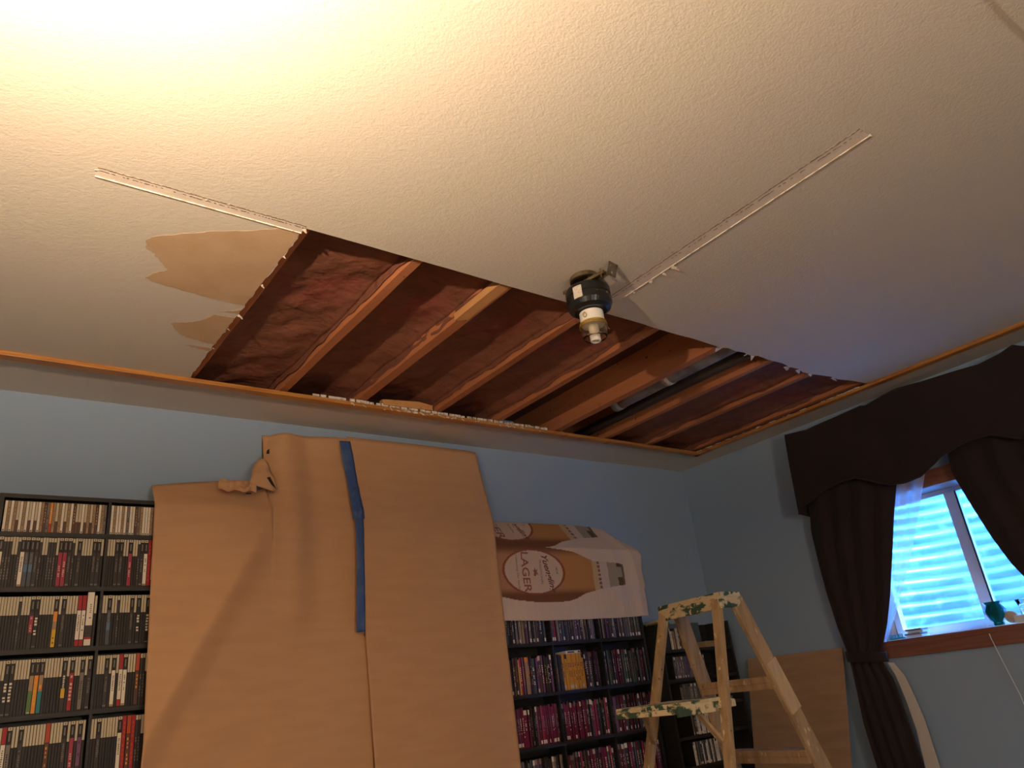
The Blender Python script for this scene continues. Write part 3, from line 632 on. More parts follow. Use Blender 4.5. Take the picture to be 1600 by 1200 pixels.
# case meshes ------------------------------------------------------
MC = {}
def cm(key, c, r=.45):
    if key not in MC: MC[key] = mat('case_'+key, lin(c), r, spec=.35)
    return MC[key]
cm('black', (.16, .13, .11)); cm('cream', (.80, .74, .62)); cm('white', (.93, .88, .80)); cm('grey', (.50, .46, .42)); cm('dark', (.24, .21, .20)); cm('red', (.68, .16, .16)); cm('brick', (.74, .30, .16))
cm('pink', (.66, .22, .30)); cm('yellow', (.88, .70, .16)); cm('orange', (.92, .58, .20)); cm('blue', (.36, .46, .56)); cm('teal', (.16, .50, .52)); cm('green', (.36, .50, .26)); cm('purple', (.48, .30, .44)); cm('magenta', (.50, .14, .25)); cm('plum', (.40, .16, .24)); cm('brown', (.38, .26, .20)); cm('slate', (.32, .34, .37)); cm('ygold', (.85, .60, .14)); cm('tan', (.66, .54, .40)); cm('sage', (.36, .44, .36)); cm('dkred', (.42, .12, .12))
def case_mesh(key, t, h, bands, marks=(), dep=.118, body='black'):
    """bands: (z0,z1,colour) over the spine height; marks: (x0,x1,z0,z1,colour)"""
    bm = bmesh.new(); names = [body]+sorted({b[2] for b in bands}|{m[4] for m in marks}-{body})
    names = list(dict.fromkeys(names))
    box(bm, (0, 0, 0), (t, dep, h), 0, min(.0008, t*.1))
    e = t*.07
    for z0, z1, c in bands: box(bm, (e, -.0005, z0*h), (t-e, .0004, z1*h), names.index(c))
    for x0, x1, z0, z1, c in marks: box(bm, (x0*t, -.0008, z0*h), (x1*t, .0, z1*h), names.index(c))
    me = bpy.data.meshes.new(key); bm.to_mesh(me); bm.free()
    for n_ in names: me.materials.append(MC[n_])
    return me
def scrib(rng, z0, z1, c, n=9, x0=.28, x1=.72):
    out = []; dz = (z1-z0)/n
    for k in range(n):
        if rng.random() < .82: out.append((x0+rng.uniform(0, .12), x1-rng.uniform(0, .12), z0+dz*k+dz*.12, z0+dz*(k+1)-dz*rng.uniform(.15, .35), c))
    return out
H = .190
RNG = random.Random(7)
def dvd(code, v):
    r = random.Random(hash((code, v)) & 0xffff if False else (sum(map(ord, code))*31+v*7))
    sq = (.93, .985, 'cream')
    if code == 'p': return .0088, H-.001, [(.64, .99, 'cream'), (.01, .63, 'black')], [(.44, .56, .04, .62, 'dark')], 'black game case with blank cream top third'
    if code == 'k': return .0088, H-.001, [(.90, .985, 'cream'), (.01, .89, 'dark')], scrib(r, .15, .6, 'grey', 8), 'slim black game case'
    top = [sq, (.70, .925, 'black')]; tm = [(.36, .64, .75, .89, 'grey'), (.40, .60, .945, .97, 'black')]
    T = .0145
    D = {
     's': ([(.02, .69, 'dark')], scrib(r, .30, .62, 'grey') + [(.15, .85, .03, .06, 'grey')], 'black game case with grey spine title'),
     't': ([(.02, .69, 'black')], scrib(r, .25, .66, 'white', 7, .18, .82) + [(.15, .85, .03, .055, 'grey')], 'black game case with white lettering'),
     'b': ([(.02, .30, 'slate'), (.30, .45, 'blue'), (.45, .69, 'slate')], scrib(r, .46, .66, 'grey'), 'game case with slate blue spine'),
     'r': ([(.02, .69, 'pink')], scrib(r, .2, .55, 'cream'), 'game case with rose red spine'),
     'w': ([(.02, .69, 'white')], scrib(r, .3, .6, 'grey') + [(.1, .9, .02, .06, 'tan')], 'white spined game case with black top'),
     'y': ([(.02, .35, 'yellow'), (.35, .50, 'tan'), (.50, .69, 'orange')], scrib(r, .08, .26, 'dark', 4), 'game case with yellow and orange spine'),
     'o': ([(.02, .69, 'orange')], scrib(r, .15, .60, 'yellow', 6), 'game case with orange spine'),
     'g': ([(.02, .42, 'green'), (.42, .69, 'tan')], [(.2, .8, .03, .05, 'cream')], 'game case with green and tan spine'),
     'c': ([(.02, .40, 'teal'), (.40, .69, 'tan')], [(.25, .75, .44, .52, 'orange')], 'game case with teal spine'),
     'm': ([(.02, .30, 'dark'), (.30, .62, 'pink'), (.62, .69, 'dark')], scrib(r, .32, .6, 'cream', 6), 'black game case with pink title block'),
     'v': ([(.02, .20, 'dark'), (.20, .69, 'purple')], scrib(r, .3, .64, 'plum', 5), 'game case with purple spine'),
     'z': ([(.02, .25, 'dark'), (.25, .42, 'yellow'), (.42, .69, 'dark')], scrib(r, .42, .66, 'white', 7), 'black game case with yellow and white title'),
     'x': ([(.02, .69, 'red')], scrib(r, .12, .66, 'cream', 8, .2, .8), 'game case with red striped spine'),
     'i': ([(.02, .69, 'grey')], scrib(r, .2, .55, 'dark'), 'game case with pale grey spine')}
    if code in D:
        b, mk, nm = D[code]; return T, H, top+b, tm+mk, nm
    if code == 'R': return T, H, [(.71, .99, 'red'), (.14, .70, 'white'), (.02, .13, 'red')], scrib(r, .3, .62, 'grey'), 'red topped white game case'
    if code == 'O': return T, H, [(.66, .99, 'brick'), (.02, .65, 'brown')], scrib(r, .1, .6, 'orange', 7), 'game case with brick red top'
    if code == 'D': return T, H, [(.02, .99, 'red')], scrib(r, .1, .9, 'brick', 10), 'game case with all red spine'
    if code == 'W': return .026, H+.013, [(.02, .13, 'white'), (.13, .17, 'red'), (.17, .38, 'dark'), (.38, .99, 'white')], scrib(r, .50, .78, 'grey', 8, .4, .75), 'extra wide white game box with dark picture'
def place(me, name, x, y, z, label, cat, group, tilt=0.0, rz=0.0):
    o = bpy.data.objects.new(name, me); COL.objects.link(o); o.location = (x, y, z+Z0)
    if tilt: o.rotation_euler = (0, tilt, rz)
    tag(o, label, cat, group); return o
CACHE = {}
ROWN = {0: 'top', 1: 'second', 2: 'third', 3: 'fourth', 4: 'fifth'}
ROWS = {1: 'wkkkppkwbbskppkkkprrskpspppps', 2: 'wppppppppkpppmtpppppypsppppRRWppppw', 3: 'ssrpppttpppppgocppppppzpxppi', 4: 'ppppyppppRippspppppppOppppsprpvpp'}
ROWS2 = {1: 'pppsspprppkswDRkk', 2: 'ppbppkppppspt' + 'pptpk', 3: 'pppspwpRwpppO' + 'kkp', 4: 'ppsppppppwDODkk'}
for r in (1, 2, 3, 4):
    n = 0
    for part, xa, xb in ((ROWS[r], .225, .5795), (ROWS2[r], .5905, .82)):
        x = xa + .001
        seq = part
        k = 0
        while True:
            c = seq[k] if k < len(seq) else 'ppkps'[k % 5]
            t, h, bd, mk, nm = dvd(c, k % 2)
            if x + t > xb and c != 'p': c = 'p'; t, h, bd, mk, nm = dvd(c, k % 2)
            if x + t > xb: break
            key = (c, k % 2)
            if key not in CACHE: CACHE[key] = case_mesh('game_case_'+c, t, h, bd, mk)
            n += 1
            place(CACHE[key], 'game_case', x, YFR+.004+RNG.uniform(0, .004), LB[r]+.0003, '%s, %s in the %s row of left rack' % (nm, ordn(n), ROWN[r]), 'game case', 'game cases on the left rack')
            x += t + .0003 + (.0002 if RNG.random() < .9 else .0008); k += 1
# compact disc cases, top row
CDC = {}
def cd(code, v):
    r = random.Random(ord(code)*17+v)
    D = {'c': ([(.02, .98, 'white')], [(.3, .7, .03, .08, 'dark')]+scrib(r, .3, .8, 'cream', 8, .4, .6), 'white spined disc case'),
         'd': ([(.02, .98, 'tan')], scrib(r, .2, .8, 'brown', 9, .35, .65), 'tan spined disc case'),
         'h': ([(.38, .98, 'cream'), (.02, .37, 'brown')], [], 'disc case with cream upper and brown lower spine'),
         'k': ([(.02, .98, 'grey')], scrib(r, .1, .6, 'dark', 6), 'dark grey spined disc case'),
         'o': ([(.02, .3, 'brick'), (.3, .98, 'orange')], scrib(r, .4, .8, 'cream', 6), 'orange spined disc case'),
         'b': ([(.02, .98, 'brown')], scrib(r, .1, .9, 'tan', 8), 'brown spined disc case')}
    return D[code]
n = 0
for part, xa, xb in (('cdcdhcdchchcdbkodhdchdcbhhchdhdbcdkb', .225, .5795), ('cdccdckccbkdcccdkc', .5905, .82)):
    x = xa+.002; k = 0
    while True:
        c = part[k % len(part)]; t = .0096
        if x+t > xb: break
        bd, mk, nm = cd(c, k % 2); key = (c, k % 2)
        if key not in CDC: CDC[key] = case_mesh('disc_case_'+c, t, .122, bd, mk, body='dark')
        n += 1
        place(CDC[key], 'disc_case', x, YFR+.004+RNG.uniform(0, .004), LB[0]+.0003, '%s, %s in top row of left rack' % (nm, ordn(n)), 'disc case', 'disc cases on the left rack')
        x += t+.0004; k += 1
# right rack ---------------------------------------------------------
PAL = {'dark': (('dark', 'black', 'slate', 'grey', 'brown', 'slate', 'dark', 'tan', 'grey', 'dark', 'purple', 'slate'), ('grey', 'white', 'tan')),
       'mix': (('dark', 'brown', 'tan', 'purple', 'pink', 'dark', 'slate', 'yellow', 'brown', 'dark', 'black', 'brown', 'dkred'), ('white', 'cream', 'orange', 'black')),
       'green': (('sage', 'dark', 'sage', 'black', 'dark', 'plum', 'dark', 'plum', 'slate'), ('white', 'grey', 'pink')),
       'mag': (('magenta', 'dark', 'plum', 'magenta', 'dark', 'slate', 'black', 'pink', 'dkred', 'brown', 'purple'), ('white', 'grey', 'cream'))}
WORD = {'dark': 'charcoal', 'black': 'black', 'slate': 'slate', 'grey': 'grey', 'brown': 'brown', 'tan': 'tan', 'red': 'red', 'white': 'white', 'plum': 'plum', 'purple': 'purple', 'yellow': 'yellow', 'cream': 'cream', 'dkred': 'dark red', 'sage': 'sage green', 'magenta': 'magenta', 'pink': 'pink', 'ygold': 'golden yellow', 'orange': 'orange'}
BAYN = ['left', 'middle', 'right']
XB = [(2.480, 2.820), (2.840, 3.185), (3.205, 3.541)]
BOOK = {}
def rbook(rg, main, acc, t, h):
    v = rg.randrange(3); key = (main, acc, v, round(t, 4), round(h, 3))
    if key not in BOOK:
        q = random.Random(v*13+len(main)*5+len(acc))
        mk = scrib(q, .25+.1*v, .75, acc, 9, .3, .7)
        bd = [(.01, .99, main)]
        if v == 1: mk.append((.15, .85, .04, .13, 'white' if acc != 'black' else 'cream'))
        if v == 2: bd = [(.01, .86, main), (.86, .985, acc)]
        BOOK[key] = case_mesh('movie_case', t, h, bd, mk, body='ygold' if main == 'ygold' else 'black')
    return BOOK[key]
rg = random.Random(21)
STY = {0: ['dark', 'dark', 'dark'], 1: ['mix', None, 'green'], 2: ['mag', 'mag', 'mag'], 3: ['dark', 'mag', 'mag'], -1: ['dark', 'dark', 'dark']}
for ri, zb in ((0, .275), (1, .022), (2, -.225), (3, -.470)):
    for bi, (xa, xb) in enumerate(XB):
        x = xa+.002; n = 0; sty = STY[ri][bi]; last = None
        while True:
            gold = False
            if sty is None:
                gold = 2.872 <= x <= 3.035
                pal = PAL['mix'] if x < 2.87 else PAL['green']
            else: pal = PAL[sty]
            main = 'ygold' if gold else rg.choice(pal[0]); acc = 'black' if gold else rg.choice([a for a in pal[1] if a != main])
            if sty == 'mag' and last in ('magenta', 'pink') and rg.random() < .45: main = last
            if ri == 0 and bi == 1 and 2.845 < x < 2.87: main = 'red'; 
            last = main
            t = .0175 if gold else rg.choice((.0145, .0145, .0145, .009, .026 if rg.random() < .25 else .0145))
            h = .186 if gold else rg.choice((.190, .190, .188, .186, .178))
            if x+t > xb: break
            me = rbook(rg, main, acc, t, h); n += 1
            nm = 'golden yellow paperback with black lettering' if gold else '%s spined case with %s lettering' % (WORD[main], WORD[acc])
            place(me, 'paperback' if gold else 'movie_case', x, YFR+.004+rg.uniform(0, .012), zb+.0003, '%s, %s in %s bay, %s row below towel' % (nm, ordn(n), BAYN[bi], ['first', 'second', 'third', 'fourth'][ri]), 'book' if gold else 'movie case', 'golden paperbacks in the middle bay' if gold else 'movie cases on the rack under the towel')
            x += t+.0004
bm = bmesh.new(); box(bm, (2.925, YFR+.012, .209), (3.035, YFR+.10, .224), 0, .001)
box(bm, (2.94, YFR+.0115, .212), (2.99, YFR+.013, .220), 1); box(bm, (3.018, YFR+.0115, .211), (3.030, YFR+.013, .221), 1)
o = put(bm, 'paperback', [MC['white'], MC['slate']], loc=(2.98, YFR+.05, .209)); tag(o, 'white paperback lying flat on top of the yellow paperbacks', 'book')
# little corner rack
for ri, (zb, xa, xb, pal, hh) in enumerate(((.178, 3.712, 3.85, ('white', 'cream', 'brown', 'tan'), .125), (.012, 3.70, 4.00, ('grey', 'slate', 'grey', 'purple'), .125), (-.145, 3.72, 4.02, ('grey', 'slate', 'grey'), .125), (-.303, 3.77, 3.98, ('white', 'grey', 'dark', 'white'), .125), (-.460, 3.74, 4.0, ('dark', 'slate', 'grey', 'white'), .125))):
    x = xa; n = 0
    while x+.0104 < xb:
        main = rg.choice(pal); acc = rg.choice([a for a in ('grey', 'white', 'black') if a != main])
        me = rbook(rg, main, acc, .0104, hh); n += 1
        place(me, 'disc_case', x, 3.305, zb+.0003, '%s disc case, %s from left on %s shelf of the corner rack' % (WORD[main], ordn(n), ['top', 'second', 'third', 'fourth', 'fifth'][ri]), 'disc case', 'disc cases in the corner rack')
        x += .0112
for (x, z, nm) in ((4.03, -.303, 'fourth'), (4.05, -.46, 'fifth')):
    place(rbook(rg, 'white', 'grey', .0104, .125), 'disc_case', x, 3.305, z+.0003, 'lone white disc case standing right on the %s shelf of the corner rack' % nm, 'disc case', 'disc cases in the corner rack')
bm = bmesh.new(); box(bm, (3.90, 3.47, .180), (4.20, 3.482, .345)); o = put(bm, 'grey_panel', mat('slate_board', (.10, .13, .15), .6), loc=(4.05, 3.476, .18)); tag(o, 'slate grey board standing on top shelf of the corner rack', 'board')
bm = bmesh.new(); box(bm, (4.05, 3.32, .1795), (4.14, 3.40, .215), 0, .003); o = put(bm, 'small_box', MC['tan'], loc=(4.1, 3.36, .18)); tag(o, 'small tan box on the top shelf of the corner rack', 'box')
bm = bmesh.new()
grid(bm, 16, 10, lambda u, v: (3.640+.10*u, 3.31+.14*v, .339+.010*math.sin(u*5)*math.cos(v*4)))
o = put(bm, 'folded_cloth', M_LADP, smooth=True, loc=(3.71, 3.38, .33)); solid(o, .016, 1); tag(o, 'cream and green folded cloth on the upper left of the corner rack', 'cloth')
bm = bmesh.new(); box(bm, (3.636, 3.302, .313), (3.705, 3.482, .330)); o = put(bm, 'black_box', M_BLACKM, loc=(3.71, 3.39, .18)); box
bm2 = bmesh.new(); box(bm2, (3.637, 3.303, .1785), (3.704, 3.480, .313), 0, .002); p = put(bm2, 'box_body', M_BLACKM, parent=None, loc=(3.71, 3.39, .18))
o.parent = p; o.location = (0, 0, 0); tag(p, 'black storage box at the left end of the corner rack top', 'box'); o.name = 'lid'; p.name = 'storage_box'

# ------------------------------------------------------------------ brown paper sheets over the middle shelves
def px_xz(lst, y): return [(on_y(a, b, y).x, on_y(a, b, y).z) for a, b in lst]
topA = px_xz([(242, 753), (300, 747), (352, 743), (362, 748), (372, 752), (380, 756), (410, 762), (421, 758)], 3.37)
xs_step = on_y(420, 675, 3.40).x
XSEAM = 1.72
XPL = topA[0][0]
RA = on_y(436, 780, 3.30); RB_ = on_y(222, 1162, 3.29)
def ridge(x, z):
    ax, az, bx, bz = RA.x, RA.z, RB_.x, RB_.z
    dx, dz = bx-ax, bz-az; L = math.hypot(dx, dz); nx, nz = -dz/L, dx/L       # normal pointing right/down
    if nx < 0: nx, nz = -nx, -nz
    s = (x-ax)*nx+(z-az)*nz
    t = ((x-ax)*dx+(z-az)*dz)/L/L
    amp = .085*smst(-.08, .30, t)
    if s < 0: g = max(0, 1+s/.50)**1.2
    else: g = .35*math.exp(-(s/.07)**2)+.65*max(0, 1-s/.40)**1.2
    return amp*g
def pyA(x, z):
    y = 3.352 - ridge(x, z) + .006*noise.noise(Vector((x*4, z*2.2, 1)))
    if z > .93: y += (z-.93)*(.75-.53*smst(xs_step-.10, xs_step+.10, x))
    if x > xs_step-.2: y += .016*math.exp(-((x-1.47)/.07)**2)*smst(.2, .9, z) - .012*math.exp(-((x-1.36)/.06)**2)*smst(.1, .9, z)
    return min(y, 3.495)
topR = px_xz([(421, 676), (480, 681), (535, 685), (552, 687)], 3.45)
bm = bmesh.new(); nu, nv = 110, 120
def A(u, v):
    x = XPL + (XSEAM-XPL)*u
    zt = interp(topA, x) if x < xs_step else interp(topR, x)
    z = ZF+.01 + (zt-ZF-.01)*v
    xx = x + .0*(v)
    return (xx, pyA(xx, z), z)
grid(bm, nu, nv, A)
pa = thing('builder_paper', 'large left sheet of brown builder paper with diagonal fold, draped over shelves', 'paper', (1.2, 3.36, ZF))
o = put(bm, 'paper_sheet', M_KPAPER, parent=pa, smooth=True); solid(o, .0012)
# torn flap standing up beside the step
fl = px_xz([(383, 760), (388, 748), (393, 734), (399, 723), (405, 717), (411, 720), (416, 727), (420, 738), (424, 750), (431, 768), (420, 772)], 3.385)
bm = bmesh.new(); cx_ = sum(p[0] for p in fl)/len(fl); cz_ = sum(p[1] for p in fl)/len(fl)
cv = bm.verts.new((cx_, 3.335, cz_)); ring = []
for (x, z) in fl: ring.append(bm.verts.new((x, 3.352 + (.02 if z > cz_ else -.01) + .015*math.sin(x*60), z)))
for a, b in zip(ring, ring[1:]+ring[:1]): bm.faces.new((cv, a, b))
bmesh.ops.subdivide_edges(bm, edges=bm.edges, cuts=3, smooth=.4, use_grid_fill=True)
p = put(bm, 'torn_flap', M_KPAPER, parent=pa, smooth=True); solid(p, .0012)
bm = bmesh.new()
for (a, b, c, d) in (((417, 746), (422, 745), (432, 764), (424, 757)), ((417, 704), (421, 701), (421, 709), (416, 709)), ((384, 770), (392, 770), (393, 772), (385, 772))):
    prism(bm, [tuple(Vector(q2)) for q2 in (on_y(*a, 3.333), on_y(*b, 3.333), on_y(*c, 3.333), on_y(*d, 3.333))], (0, .001, 0))
put(bm, 'tear_gap', M_DARK, parent=pa)
# crumpled bunch of paper left of the flap
bm = bmesh.new(); c0 = on_y(372, 758, 3.35)
def cr(u, v):
    x = c0.x-.09+.17*u; z = c0.z-.030+.050*v
    return (x, 3.340-.02*math.sin(math.pi*v)*math.sin(math.pi*u)+.012*noise.noise(Vector((x*45, z*50, 3))), z+.010*noise.noise(Vector((x*30, v*3, 8))))
grid(bm, 26, 12, cr); p = put(bm, 'crumpled_edge', M_KPAPER, parent=pa, smooth=False); solid(p, .0012)
# right sheet
SEAM = sorted([(on_y(a_, b_, 3.345).z, on_y(a_, b_, 3.345).x) for a_, b_ in ((583, 1200), (576, 1100), (568, 985), (560, 860), (552, 687))])
xr = [(-.9, 2.503), (-.3, 2.494), (1.33, 2.478)]
topB = px_xz([(552, 687), (620, 694), (680, 701), (725, 706), (748, 711), (753, 712)], 3.45)
bm = bmesh.new()
def Bf(u, v):
    z = ZF+.01+(1.33-ZF-.01)*v
    xa = interp(SEAM, z); xb = interp(xr, z)
    x = xa+(xb-xa)*u; zt = interp(topB, x); z = ZF+.01+(zt-ZF-.01)*v
    y = 3.330 + .005*noise.noise(Vector((x*3, z*1.6, 9))) + (max(0, z-.93)*.22) - .008*smst(.93, 1, u)*(1-smst(.8, 1.2, z)) - .003
    return (x, min(y, 3.494), z)
grid(bm, 60, 80, Bf)
pb = put(bm, 'builder_paper', M_KPAPER, smooth=True, loc=(2.1, 3.36, ZF)); solid(pb, .0012); tag(pb, 'smooth right sheet of brown builder paper, right of the blue tape', 'paper')
# blue tape
def tape(pts, wd, y, name, label):
    bm = bmesh.new(); P = [on_y(a, b, y) for a, b in pts]; n = 40
    def fn(u, v):
        q = u*(len(P)-1); i = min(int(q), len(P)-2); c = P[i].lerp(P[i+1], q-i)
        z = c.z; yy = min(pyA(c.x, z), 3.330+max(0, z-.93)*.22) - .007
        return (c.x+(v-.5)*wd*(1+.06*math.sin(u*9)), yy-.002*abs(math.sin(u*23+v*4)), z+.004*v)
    grid(bm, n, 4, fn); o = put(bm, name, M_TAPE, smooth=True, loc=P[0]); solid(o, .0006); tag(o, label, 'tape'); return o
tape([(544, 686), (547, 730), (551, 780), (554, 815)], .060, 3.37, 'masking_tape', 'upper strip of blue masking tape at the top of the paper seam')
tape([(557, 760), (561, 840), (562, 900), (562, 989)], .042, 3.335, 'masking_tape', 'lower strip of blue masking tape ending halfway down the paper seam')

# ------------------------------------------------------------------ beer towel hung over the right rack
YT = 3.346
TWP = [(766, 803), (850, 808), (960, 816), (975, 822), (984, 836), (996, 852), (1003, 868), (1004, 890), (1007, 905), (1010, 915), (1008, 920), (1013, 940), (1016, 961), (960, 966), (900, 968), (840, 970), (783, 970), (776, 920), (771, 865)]
TW = [(on_y(a, b, YT).x, on_y(a, b, YT).z) for a, b in TWP]
tc_ = [(on_y(*p, YT).x, on_y(*p, YT).z) for p in ((766, 803), (1016, 961))]
x0t = min(p[0] for p in TW)-.06; x1t = max(p[0] for p in TW); z0t = min(p[1] for p in TW); z1t = max(p[1] for p in TW)
top_t = sorted([TW[0], TW[1], TW[2], TW[3], TW[4], TW[5], TW[6]]); bot_t = sorted([TW[12], TW[13], TW[14], TW[15], TW[16]])
rt_t = sorted([(TW[i][1], TW[i][0]) for i in range(4, 13)])
def towel_y(x, z):
    rr = smst(3.15, 3.65, x)
    y = YT + .006*math.sin(x*9+z*2) + rr*.010*(abs(math.sin((x+z*.45)*19+1.5*math.sin(z*6)))-.5)*2*.8 + .0012*math.sin(x*120)*smst(.62, .40, z)
    y += .006*noise.noise(Vector((x*6, z*6, 4)))
    if x < 2.62: y -= 0
    if z > .79: y = y + (z-.79)*.8
    return min(y, 3.498)
import functools
def bottle_col(x, z):
    pass
# bottle outline in towel plane from the photo
def tw(a, b): p = on_y(a, b, YT); return (p.x, p.z)
bot_out = [(769, 850), (776, 848), (800, 850), (830, 853), (860, 856), (878, 859), (895, 863), (910, 870), (926, 877), (940, 877), (957, 879), (974, 881), (975, 885), (979, 913), (975, 914), (955, 917), (930, 923), (915, 927), (902, 935), (890, 939), (870, 941), (840, 941), (810, 938), (783, 933), (778, 900)]
off2 = (tw(769, 800)[0]-tw(769, 850)[0], tw(800, 812)[1]-tw(800, 870)[1])
def inpoly(x, z, P):
    c = False; j = len(P)-1
    for i in range(len(P)):
        if (P[i][1] > z) != (P[j][1] > z) and x < (P[j][0]-P[i][0])*(z-P[i][1])/(P[j][1]-P[i][1])+P[i][0]: c = not c
        j = i
    return c
BO = [tw(*p) for p in bot_out]
lc = tw(835, 893); LRX = (tw(886, 893)[0]-tw(787, 893)[0])/2; LRZ = .128
DZ2 = .305
def tcol(x, z):
    for dz, dx in ((0, 0), (DZ2, -.10)):
        X, Zz = x-dx, z-dz
        if not inpoly(X, Zz, BO): continue
        zc = lc[1]
        # local vertical half height
        e = ((X-lc[0])/LRX)**2 + ((Zz-lc[1]+.0)/LRZ)**2
        if e < .86: return (.70, .50, .38)
        if e < 1.0: return (.33, .10, .06)
        xn0 = tw(925, 893)[0]; xn1 = tw(936, 893)[0]; xn2 = tw(950, 893)[0]; xn3 = tw(964, 893)[0]; xn4 = tw(972, 893)[0]
        d = min(abs(Zz-(zc+.132)), abs(Zz-(zc-.132)))
        if X > xn4: return (.20, .13, .08)
        if X > xn3: return (.42, .33, .24) if abs(Zz-zc) < .03 else (.14, .09, .05)
        if X > xn2: return (.40, .31, .22)
        if X > xn1+.006: return (.66, .50, .42)
        if X > xn1-.014: return (.25, .12, .10) if math.sin(Zz*260) > -.3 else (.60, .45, .36)
        if X > xn0: return (.62, .42, .22)
        k = smst(0.0, .05, .132-abs(Zz-zc))
        base = (.55, .25, .09) if X > lc[0]+LRX-.02 else (.50, .24, .13)
        dk = (.22, .09, .05)
        return tuple(dk[i]*(1-k)+base[i]*k for i in range(3))
    return (.74, .56, .44)
bm = bmesh.new(); cl = bm.loops.layers.color.new('print') if False else None
nu, nv = 260, 150
def twf(u, v):
    # u across, v up
    xb_ = 2.49 + u*(TW[12][0]-2.49)
    zb_ = interp(bot_t, xb_)
    # right edge as function of z handled by blending
    z_top = TW[0][1]+.035
    zt_ = interp([(2.42, TW[0][1]+.0), (TW[2][0], TW[2][1]), (TW[3][0], TW[3][1]), (TW[4][0], TW[4][1]), (TW[5][0], TW[5][1]), (TW[6][0]+.001, TW[6][1])], 2.42+u*(TW[6][0]-2.42))
    z = zb_+(zt_-zb_)*v
    xr_ = interp(rt_t, z); xl_ = 2.50-.05*v
    x = xl_ + (xr_-xl_)*u
    return (x, towel_y(x, z), z)
vs = grid(bm, nu, nv, twf)
tco = [v.co.copy() for v in bm.verts]
towel = put(bm, 'beer_towel', [], smooth=True, loc=(3.05, YT, .45)); solid(towel, .002, 0)
tag(towel, 'pinkish white beach towel printed with two lager bottles over the right rack', 'towel')
ca = towel.data.color_attributes.new('print', 'FLOAT_COLOR', 'POINT')
for i, v in enumerate(towel.data.vertices):
    p = v.co + ROOT[towel.name]; c = tcol(p.x, p.z); ca.data[i].color = (*c, 1)
M_TOWEL = mat('printed_towel', (.7, .6, .5), .95, spec=.1, bump=(500, .3, .001, 2))
nt = M_TOWEL.node_tree; at_ = nt.nodes.new('ShaderNodeVertexColor'); at_.layer_name = 'print'; nt.links.new(at_.outputs[0], nt.nodes['Principled BSDF'].inputs['Base Color'])
towel.data.materials.append(M_TOWEL)
# lettering on the bottle labels
M_INK = mat('brown_print_ink', (.17, .075, .05), .9); M_INKR = mat('red_print_ink', (.34, .12, .08), .9)
def letters(txt, cx, cz, size, shear=0.0, m=M_INK, bold=0.0, ang=-math.pi/2, clip=None, spacing=1.0, bendr=0.0):
    cu = bpy.data.curves.new('lettering', 'FONT'); cu.body = txt; cu.size = size; cu.shear = shear; cu.offset = bold; cu.align_x = 'CENTER'; cu.align_y = 'CENTER'; cu.space_character = spacing; cu.resolution_u = 3
    ob = bpy.data.objects.new('tmp', cu); COL.objects.link(ob)
    dg = bpy.context.evaluated_depsgraph_get(); dg.update(); me = bpy.data.meshes.new_from_object(ob.evaluated_get(dg))
    bpy.data.objects.remove(ob)
    b2 = bmesh.new(); b2.from_mesh(me)
    for f in list(b2.faces): pass
    ca_, sa_ = math.cos(ang), math.sin(ang)
    for v in b2.verts:
        X = v.co.x*ca_-v.co.y*sa_; Zz = v.co.x*sa_+v.co.y*ca_
        if bendr: X -= v.co.x**2*bendr
        x = cx+X; z = cz+Zz; v.co = Vector((x, towel_y(x, z)-.0022, z))
    if clip: bmesh.ops.delete(b2, geom=[v for v in b2.verts if not clip(v.co)], context='VERTS')
    o = put(b2, 'printed_lettering', m, parent=towel)
    return o
ztopclip = lambda c: c.z < interp([(2.42, TW[0][1]), (TW[2][0], TW[2][1])], c.x)-.006
for dz, dx, cp in ((0, 0, None), (DZ2, -.10, ztopclip)):
    L = lambda a, b: (tw(a, b)[0]+dx, tw(a, b)[1]+dz)
    letters('LAGER', *L(821, 893), .075, 0, M_INKR, .0012, clip=cp, bendr=-.35)
    letters('Yuengling', *L(857, 893), .056, .55, M_INK, .0012, ang=-math.pi/2+.22, clip=cp)
    letters('TRADITIONAL', *L(846, 893), .022, 0, M_INK, clip=cp, bendr=-.3)
    letters('Golden Pilsner' if False else 'Celebrating Our Family', *L(808, 893), .020, .3, M_INK, clip=cp, bendr=-.4)
    letters('1829', *L(870, 890), .022, .2, M_INK, clip=cp)
    # eagle-like emblem, plain spread-wing shape
    if not cp:
        bm = bmesh.new(); c = L(837, 893)
        pts = [(0, -.026), (.010, -.012), (.024, -.020), (.012, 0), (.020, .018), (.006, .008), (0, .024), (-.008, .006), (-.018, .010), (-.008, -.004), (-.014, -.020)]
        f = bm.faces.new([bm.verts.new((c[0]+a, towel_y(c[0]+a, c[1]+b)-.0022, c[1]+b)) for a, b in pts]); put(bm, 'printed_emblem', M_INKR, parent=towel)

# ------------------------------------------------------------------ cardboard sheet leaning on the right wall
k_ = .24
def cb(y, z): return (4.385-(.075-z)*k_, y, z)
bm = bmesh.new()
prism(bm, [cb(2.595, .072), cb(3.275, .082), cb(3.285, ZF+.002), cb(2.665, ZF+.002)], (-.005, 0, 0))
o = put(bm, 'cardboard_sheet', M_CARD, loc=(4.2, 2.95, ZF)); tag(o, 'flat brown cardboard sheet leaning on the blue wall left of the curtain', 'cardboard')

